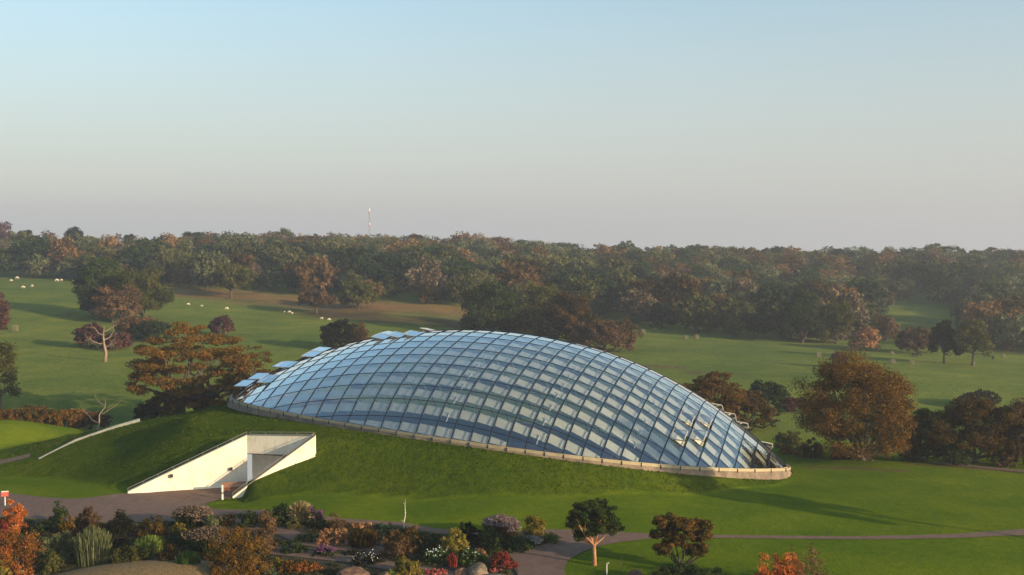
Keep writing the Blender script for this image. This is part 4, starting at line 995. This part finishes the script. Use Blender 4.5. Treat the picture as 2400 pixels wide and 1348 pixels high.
# tree guards and sheep
def guard(px, base, hpx, label, wpx=None):
    g = hit(px, base); s = pxm(g[1]); h_ = hpx/s; w_ = (wpx or hpx*.72)/s
    o = empty('tree_guard', tuple(g), rz=.3, label=label, cat='tree guard', group='wooden tree guards in the fields')
    for sx in (-1, 1):
        for sy in (-1, 1): m = MB(); m.box((sx*w_/2, sy*w_/2, h_/2-.1), (.07, .07, h_/2+.1)); m.build('post', M_woodgrey, o)
    m = MB()
    for z_ in np.linspace(.12, .96, 5):
        for sx in (-1, 1): m.box((sx*(w_/2+.08), 0, z_*h_), (.02, w_/2, .035*h_)); m.box((0, sx*(w_/2+.08), z_*h_), (w_/2, .02, .035*h_))
    m.build('slats', M_woodgrey, o)
    t = MB(); t.tube([(0, 0, -.1), (.05, 0, h_*1.15)], [.05, .02], 5); t.build('young_stem', M_bark, o)
for px, b_, h_, lb in [(159,742,14,'tree guard left of the dark clump in the upper left field'),(269,756,15,'tree guard just below the dark clump, with one sunlit side'),(36,777,15,'tree guard near the left edge below the shadow of the clump'),
    (1507,782,12,'tree guard furthest left in the right field'),(1536,779,11,'tree guard second from the left in the right field'),(1608,795,10,'left guard of the close pair under the right wood'),(1633,794,11,'right guard of the close pair under the right wood'),
    (1918,836,13,'tree guard left of the long shadow in the right field'),(1998,822,10,'tree guard under the pinkish bush in the right field'),(2092,852,12,'tree guard in front of the long shadow in the right field'),(2137,854,12,'tree guard at the right end of the long shadow'),
    (2091,831,9,'tree guard behind the long shadow near the black cow'),(2352,838,10,'tree guard right of the pair of trees in the right field'),(2280,856,9,'low guard at the foot of the olive tree of the pair')]:
    guard(px, b_, h_*(.85 if px > 1000 else 1.), lb)
def animal_mesh(name, mat, L_, cow=False):
    """standing, head lowered to graze: one continuous skinned body"""
    k = L_
    J = [(-.42,0,.62),(-.2,0,.66),(.1,0,.64),(.34,0,.62),(.50,0,.50),(.60,0,.28),(.66,0,.12)]; Rd = [.17,.23,.24,.19,.11,.075,.05]
    E_ = [(0,1),(1,2),(2,3),(3,4),(4,5),(5,6)]
    for (bx, at, s_) in ((-.36,0,1),(-.36,0,-1),(.28,3,1),(.28,3,-1)):
        n = len(J); kx = bx+(.06 if bx < 0 else 0); J += [(bx, s_*.12, .42), (kx-(.05 if bx < 0 else 0), s_*.12, .22), (bx, s_*.12, .02)]; Rd += [.08,.045,.04]; E_ += [(at, n), (n, n+1), (n+1, n+2)]
    n = len(J); J += [(-.52,0,.50),(-.54,0,.32)]; Rd += [.04,.025]; E_ += [(0,n),(n,n+1)]
    for s_ in (-1, 1): n = len(J); J.append((.52, s_*.14, .40)); Rd.append(.03); E_.append((4, n))
    me = bpy.data.meshes.new(name); me.from_pydata([(a*k, b_*k, c*k) for a, b_, c in J], E_, []); me.materials.append(mat)
    o = bpy.data.objects.new(name, me); COL.objects.link(o)
    md_ = o.modifiers.new('skin', 'SKIN'); 
    for v, r_ in zip(me.skin_vertices[0].data, Rd): v.radius = (r_*k, r_*k)
    me.skin_vertices[0].data[0].use_root = True
    ss = o.modifiers.new('sub', 'SUBSURF'); ss.levels = 1; ss.render_levels = 1
    dg = bpy.context.evaluated_depsgraph_get(); dg.update(); ev = bpy.data.meshes.new_from_object(o.evaluated_get(dg)); o.modifiers.clear(); o.data = ev
    if not len(ev.materials): ev.materials.append(mat)
    for p in ev.polygons: p.use_smooth = True; p.material_index = 0
    return o
sh0 = animal_mesh('sheep', M_wool, 1.5); first = True
sheep = [(441,716,.3,1.35,'sheep leftmost of the three in a line right of the clump'),(473,719,2.9,1.1,'small sheep second in the line right of the clump'),(531,726,.2,1.45,'sheep right of the small one, alone above the purple bush'),
 (667,733,1.5,1.0,'sheep seen end on at the left of the middle trio'),(678,734,.1,1.35,'largest sheep of the middle trio'),(685,736,1.2,1.0,'lower right sheep of the middle trio'),
 (754,749,3.0,1.3,'left sheep of the two beside the dark bush'),(771,752,.2,1.3,'right sheep of the two beside the dark bush'),
 (40,654,.1,1.7,'sheep on the bright grass at the top left of the field'),(133,660,.2,1.8,'sheep left of a close pair by the wood edge'),(144,659,3.0,1.5,'sheep right of a close pair by the wood edge'),(172,661,.4,1.3,'sheep beside the tall dark green tree'),
 (54,676,.3,1.6,'left sheep standing in the shadow of the clump'),(75,673,2.8,1.6,'right sheep standing in the shadow of the clump'),(26,660,.3,1.4,'sheep nearest the left edge at the top of the field')]
for i, (px, b_, rz_, sc_, lb) in enumerate(sheep):
    o = sh0 if i == 0 else sh0.copy()
    if i: COL.objects.link(o)
    g = hit(px, b_); o.location = g; o.rotation_euler = (0, 0, rz_); o.scale = (sc_*.58,)*3; setp(o, lb, 'sheep', 'sheep grazing in the left field')
cw0 = animal_mesh('cow', M_black, 2.6)
for i, (px, b_, rz_, sc_, lb) in enumerate([(2142,837,.1,1.0,'black cow side on, left of a close pair in the right field'),(2154,836,3.1,1.0,'black cow side on, right of a close pair in the right field'),(2327,843,1.4,1.0,'black cow seen end on right of the pair of trees')]):
    o = cw0 if i == 0 else cw0.copy()
    if i: COL.objects.link(o)
    o.location = hit(px, b_); o.rotation_euler = (0, 0, rz_); o.scale = (sc_*.62,)*3; setp(o, lb, 'cow', 'black cows in the right field')
# mast on the ridge and white pole in the wood
g = at_D(866, 575, DR+30); s = pxm(g[1]); o = empty('radio_mast', tuple(g), label='slim radio mast with red and white bands rising above the ridge', cat='mast')
Hm = 86/s
m = MB()
for i in range(3):
    a = i*2.094; m.tube([(math.cos(a)*.35, math.sin(a)*.35, 0), (math.cos(a)*.3, math.sin(a)*.3, Hm)], .07, 5)
for i in range(30):
    a0, a1 = (i % 3)*2.094, ((i+1) % 3)*2.094; m.tube([(math.cos(a0)*.33, math.sin(a0)*.33, i*Hm/30), (math.cos(a1)*.33, math.sin(a1)*.33, (i+1)*Hm/30)], .05, 4)
m.build('lattice', M_rail, o)
for a, b2, mt, nm in ((.92, 1.0, M_white, 'white_antenna'), (.86, .92, M_red, 'red_band'), (.50, .62, M_red, 'red_band'), (.56, .60, M_white, 'white_antenna')):
    m = MB(); m.tube([(0, 0, a*Hm), (0, 0, b2*Hm)], .5 if mt is M_white else .42, 8); m.build(nm, mt, o)
g = at_D(1873, 660, 620); s = pxm(g[1]); o = empty('utility_pole', tuple(g), label='short white pole with a cross arm standing among the trees of the right wood', cat='pole')
m = MB(); m.tube([(0, 0, -4), (0, 0, 28/s)], .22, 6); m.build('pole', M_white, o); m = MB(); m.box((0, 0, 26/s), (.9, .15, .25)); m.build('cross_arm', M_white, o)

# ------------------------------------------------------------------ woodland on the ridge
low_px = [(-300,640),(0,650),(180,660),(330,668),(400,674),(500,684),(620,688),(700,694),(800,706),(900,712),(1080,722),(1200,735),(1300,745),(1450,760),(1600,780),(1700,793),(1800,800),(1900,806),(2000,812),(2050,815)]
LP = np.array([hit(*p) for p in low_px])
az_lp = LP[:, 0]/LP[:, 1]
def Dlow(az):
    return np.interp(az, az_lp, LP[:, 1])
clear = poly_px([(2030,748),(2050,738),(2120,734),(2200,733),(2290,735),(2300,748),(2250,765),(2190,778),(2120,790),(2060,800),(2040,770)])[:, :2]
clear = np.vstack([clear])
rngw = np.random.RandomState(77); cand = []
target = 15000
X_ = rngw.rand(target)*1500-760; Y_ = rngw.rand(target)*520+330; az = X_/Y_
pxx = CX+F*az*(math.cos(PITCH))
okm = (pxx > -330) & (pxx < 2730) & (np.hypot(X_*0, Y_) < DR+40)
dl = Dlow(az); rlow = np.interp(az, [az_lp[-1], (2120-1200)/F, (2200-1200)/F, (2300-1200)/F, (2420-1200)/F, .7], [Dlow(az_lp[-1]), 585, 575, 400, 388, 385]); dl = np.where(az > az_lp[-1], rlow, dl)
okm &= Y_ > dl+5
okm &= ~in_poly(X_, Y_, clear[:, 0], clear[:, 1])
# keep the view of the clearing open
vx = (pxx > 2035) & (pxx < 2262) & (Y_ < 555); okm &= ~vx
X_, Y_ = X_[okm], Y_[okm]; kept = []
cell = {}
for a, b2 in zip(X_, Y_):
    dmin = 9.5 if b2 < 560 else 11.0
    key = (int(a//10), int(b2//10)); good = True
    for i in (-1, 0, 1):
        for j in (-1, 0, 1):
            for q in cell.get((key[0]+i, key[1]+j), ()):
                if (q[0]-a)**2+(q[1]-b2)**2 < dmin*dmin: good = False; break
            if not good: break
        if not good: break
    if good: cell.setdefault(key, []).append((a, b2)); kept.append((a, b2))
kept = np.array(kept); kz = H(kept[:, 0], kept[:, 1])
# which are the front ones (lowest in the picture per column) -> individuals; the rest one mass
azk = kept[:, 0]/kept[:, 1]; fr = kept[:, 1]-np.where(azk > az_lp[-1], np.interp(azk, [az_lp[-1], (2120-1200)/F, (2200-1200)/F, (2300-1200)/F, (2420-1200)/F, .7], [Dlow(az_lp[-1]), 585, 575, 400, 388, 385]), Dlow(azk))
pk = CX+F*azk
score = fr+np.where((pk < 0) | (pk > 2400), 1000, 0)
order = np.argsort(score); ind = order[:285]; rest = order[285:]
wood_cols = [('dkgreen','dark green'),('olive','olive green'),('wolive','mid olive'),('dkgreen','dark green'),('wrust','faded orange brown'),('rustdk','dull rust brown'),('wbrown','grey brown'),('wolive','mid olive'),('wsage','pale sage green'),('dkgreen','dark green')]
protos = {}
def wood_var(ci, v):
    if (ci, v) not in protos:
        rng = np.random.RandomState(900+ci*7+v); t, V_, F_ = tree_parts(13.5, 12.5, 620, rng, trunkh=.06, limbs=5, k_leaf=4.2, leaf=.74, trunk_r=.35, bottom=-.9)
        nt_ = len(t.v); Vv = np.vstack([np.array(t.v), V_]); Ff = t.f; quads = np.array([f for f in Ff if len(f) == 4]); F2 = F_+nt_
        me_o = (Vv, quads, F2); protos[(ci, v)] = me_o
    return protos[(ci, v)]
mesh_cache = {}
def zone(a, b2): return 0
for n_, i in enumerate(ind):
    a, b2 = kept[i]; ci = rngw.randint(len(wood_cols)); v = rngw.randint(2); ck, cn = wood_cols[ci]; key = (ci, v)
    if key not in mesh_cache:
        Vv, q, F2 = wood_var(ci, v); o = mesh_np('woodland_tree', Vv, [q, F2], [M_bark, fm(ck, True)], mi=np.concatenate([np.zeros(len(q)), np.ones(len(F2))]).astype(int)); mesh_cache[key] = o.data
    else: o = bpy.data.objects.new('woodland_tree', mesh_cache[key]); COL.objects.link(o)
    sc_ = .72+.95*rngw.rand()**1.6; o.location = (a, b2, kz[i]-.4); o.rotation_euler = (0, 0, rngw.rand()*6.28); o.scale = (sc_*(.85+.35*rngw.rand()), sc_*(.85+.3*rngw.rand()), sc_)
    setp(o, cn+' tree in the front of the wood below the ridge', 'tree', cn+' trees in the front of the wood')
# the rest of the wood: one mass per leaf colour would split it; a single object with several materials
VV, FF, MI = [], [], []; off = 0; mats_w = [M_bark]+[fm(c, True) for c, _ in wood_cols]
ridge_prof = np.array(RIDGE, float)
for i in rest:
    a, b2 = kept[i]; ci = rngw.randint(len(wood_cols)); Vv, q, F2 = wood_var(ci, rngw.randint(2)); nt_ = F2.min()
    keepf = np.arange(len(F2)); rngw.shuffle(keepf); keepf = keepf[:int(len(F2)*.5)]
    Vc = Vv[nt_:].reshape(-1, 4, 3)[keepf].reshape(-1, 3); sc_ = .85+.5*rngw.rand(); r_ = rngw.rand()*6.28; c, s_ = math.cos(r_), math.sin(r_)
    Vc = (Vc*1.0)@np.array([[c, s_, 0], [-s_, c, 0], [0, 0, 1]])*np.array([sc_*1.1, sc_*1.1, sc_])+np.array([a, b2, kz[i]-.4])
    VV.append(Vc); FF.append(np.arange(len(Vc)).reshape(-1, 4)+off); off += len(Vc); MI.append(np.full(len(Vc)//4, 1+ci))
o = mesh_np('woodland', np.vstack(VV), np.vstack(FF), mats_w, mi=np.concatenate(MI)); setp(o, 'mixed autumn woodland covering the hillside up to the ridge', 'woodland', kind='stuff')
print('wood', len(kept), 'quads', off//4)
# ridge trees that stand out against the sky
for px, top, w_, c_, lb in [(175,531,58,'black','tallest dark tree on the skyline at the left'),(68,540,55,'black','dark flat topped tree on the skyline near the left edge'),(8,520,60,'purple','bare twigged tree on the skyline at the left edge'),
    (112,545,40,'brown','thin bare tree on the skyline between two dark ones'),(300,551,34,'black','small dark layered tree standing in the skyline gap'),(275,553,30,'brown','thin bare tree left of the small layered skyline tree'),(460,546,60,'dkgreen','rounded tree on the skyline above the lone olive oak'),
    (545,545,60,'dkgreen','dark skyline tree above the left field'),(660,543,60,'olive','olive skyline tree left of the mast'),(775,543,56,'brown','brown skyline tree just left of the mast'),(905,557,90,'black','wide dark pine like skyline tree right of the mast'),(975,548,60,'rustdk','rusty skyline tree right of the pine like one'),
    (1075,548,70,'brown','pale bare skyline tree above the glass roof'),(1165,550,60,'brown','thin bare skyline tree right of the pale one'),(1470,570,60,'dkgreen','dark green skyline tree over the middle of the ridge'),(1830,578,90,'dkgreen','long dark skyline tree left of the gap in the ridge'),(1965,580,50,'black','black skyline tree right of the gap in the ridge'),
    (2195,573,60,'dkgreen','smooth domed dark green skyline tree on the right'),(2320,581,50,'rustdk','rust brown skyline tree near the right edge')]:
    g = at_D(px, top, DR-6); gz = H1(g[0], g[1]); hpx_ = (g[2]-gz)*pxm(DR-6)
    CNT[0] += 1; rng = np.random.RandomState(3000+CNT[0]); h_ = g[2]-gz; w2 = w_/pxm(DR-6); h_ += rng.rand()*2.0
    o = empty('ridge_tree', (g[0], g[1], gz), label=lb, cat='tree')
    t, V_, F_ = tree_parts(w2, h_, DR, rng, trunkh=.25 if w_ < 45 else .15, style='round', k_leaf=2.0 if c_ in ('brown', 'purple') else 6, leaf=.8, limbs=12, trunk_r=.3)
    t.build('trunk', M_bark, o, smooth=True); mesh_np('crown', V_, F_, fm(c_, True), o)

# off to the right, out of frame: the tall tree whose shadow crosses the lawn
rng = np.random.RandomState(5); tb = at_z(2350, 1250, 0.6); d_ = np.array([.74, -.67])/math.hypot(.74, .67)
pos = tb[:2]+d_*24; t, V_, F_ = tree_parts(9, 26, 130, rng, trunkh=.3, k_leaf=3.5)
o = empty('tall_tree', (pos[0], pos[1], H1(*pos)), label='tall narrow tree beyond the right edge of the picture that throws the long lawn shadow', cat='tree')
t.build('trunk', M_bark, o, smooth=True); mesh_np('crown', V_, F_, fm('dkgreen'), o)

# ------------------------------------------------------------------ long grass on the mound
rng = np.random.RandomState(9); n = 130000
gxr = rng.rand(n)*125-78; gyr = rng.rand(n)*75+128
Bz, Lz = BANK(gxr, gyr), LAWN(gxr, gyr); ins = in_poly(gxr, gyr, RX, RY); fin = in_poly(gxr, gyr, np.array([P1[0]-.6, Q1[0]-.2, Q2[0]+.8, P2[0]+.6]), np.array([P1[1]+.3, Q1[1]+.6, Q2[1]+.6, P2[1]-.6]))
k_ = (Bz > Lz+.15) & ~ins & ~fin & (vnoise(gxr, gyr, 3.0, 5) > -.35)
gxr, gyr = gxr[k_], gyr[k_]; gzr = H(gxr, gyr); n = len(gxr); hh_ = (.05+.13*rng.rand(n)); a = rng.rand(n)*6.28; w_ = .07+.07*rng.rand(n)
ax = np.column_stack([np.cos(a), np.sin(a), np.zeros(n)])*w_[:, None]; p = np.column_stack([gxr, gyr, gzr-.04]); tip = p+np.column_stack([rng.randn(n)*.06, rng.randn(n)*.06, hh_])
V_ = np.stack([p-ax, p+ax, tip+ax*.25, tip-ax*.25], 1).reshape(-1, 3)
FOL['grass'] = [(.028,.052,.004),(.044,.072,.005),(.060,.086,.007),(.09,.10,.015)]
o = mesh_np('long_grass', V_, np.arange(4*n).reshape(-1, 4), foliage('foliage_grass', FOL['grass'], .25, .3)); setp(o, 'rough longer grass growing over the mound', 'grass', kind='stuff')
# ------------------------------------------------------------------ haze
m, t = new_mat('haze'); t.nodes.remove(t.nodes['Principled BSDF']); pv = t.nodes.new('ShaderNodeVolumePrincipled'); pv.inputs['Color'].default_value = (.88,.89,.95,1)
pv.inputs['Density'].default_value = .00029; pv.inputs['Anisotropy'].default_value = .35; t.links.new(pv.outputs[0], t.nodes['Material Output'].inputs['Volume'])
gzmin = float(GZ.min())-3
hb = MB(); X0_, X1_, Y0_, Y1_, Z0_, Z1_ = -1700., 1700., -560., 1700., gzmin, 62.
hb.add([(X0_,Y0_,Z0_),(X1_,Y0_,Z0_),(X1_,Y1_,Z0_),(X0_,Y1_,Z0_),(X0_,Y0_,Z1_),(X1_,Y0_,Z1_),(X1_,Y1_,Z1_),(X0_,Y1_,Z1_)], [(0,3,2,1),(4,5,6,7),(0,1,5,4),(1,2,6,5),(2,3,7,6),(3,0,4,7)])
o = hb.build('haze', m); o['kind'] = 'stuff'; o['label'] = 'thin pale evening haze hanging over the whole valley'; o['category'] = 'haze'
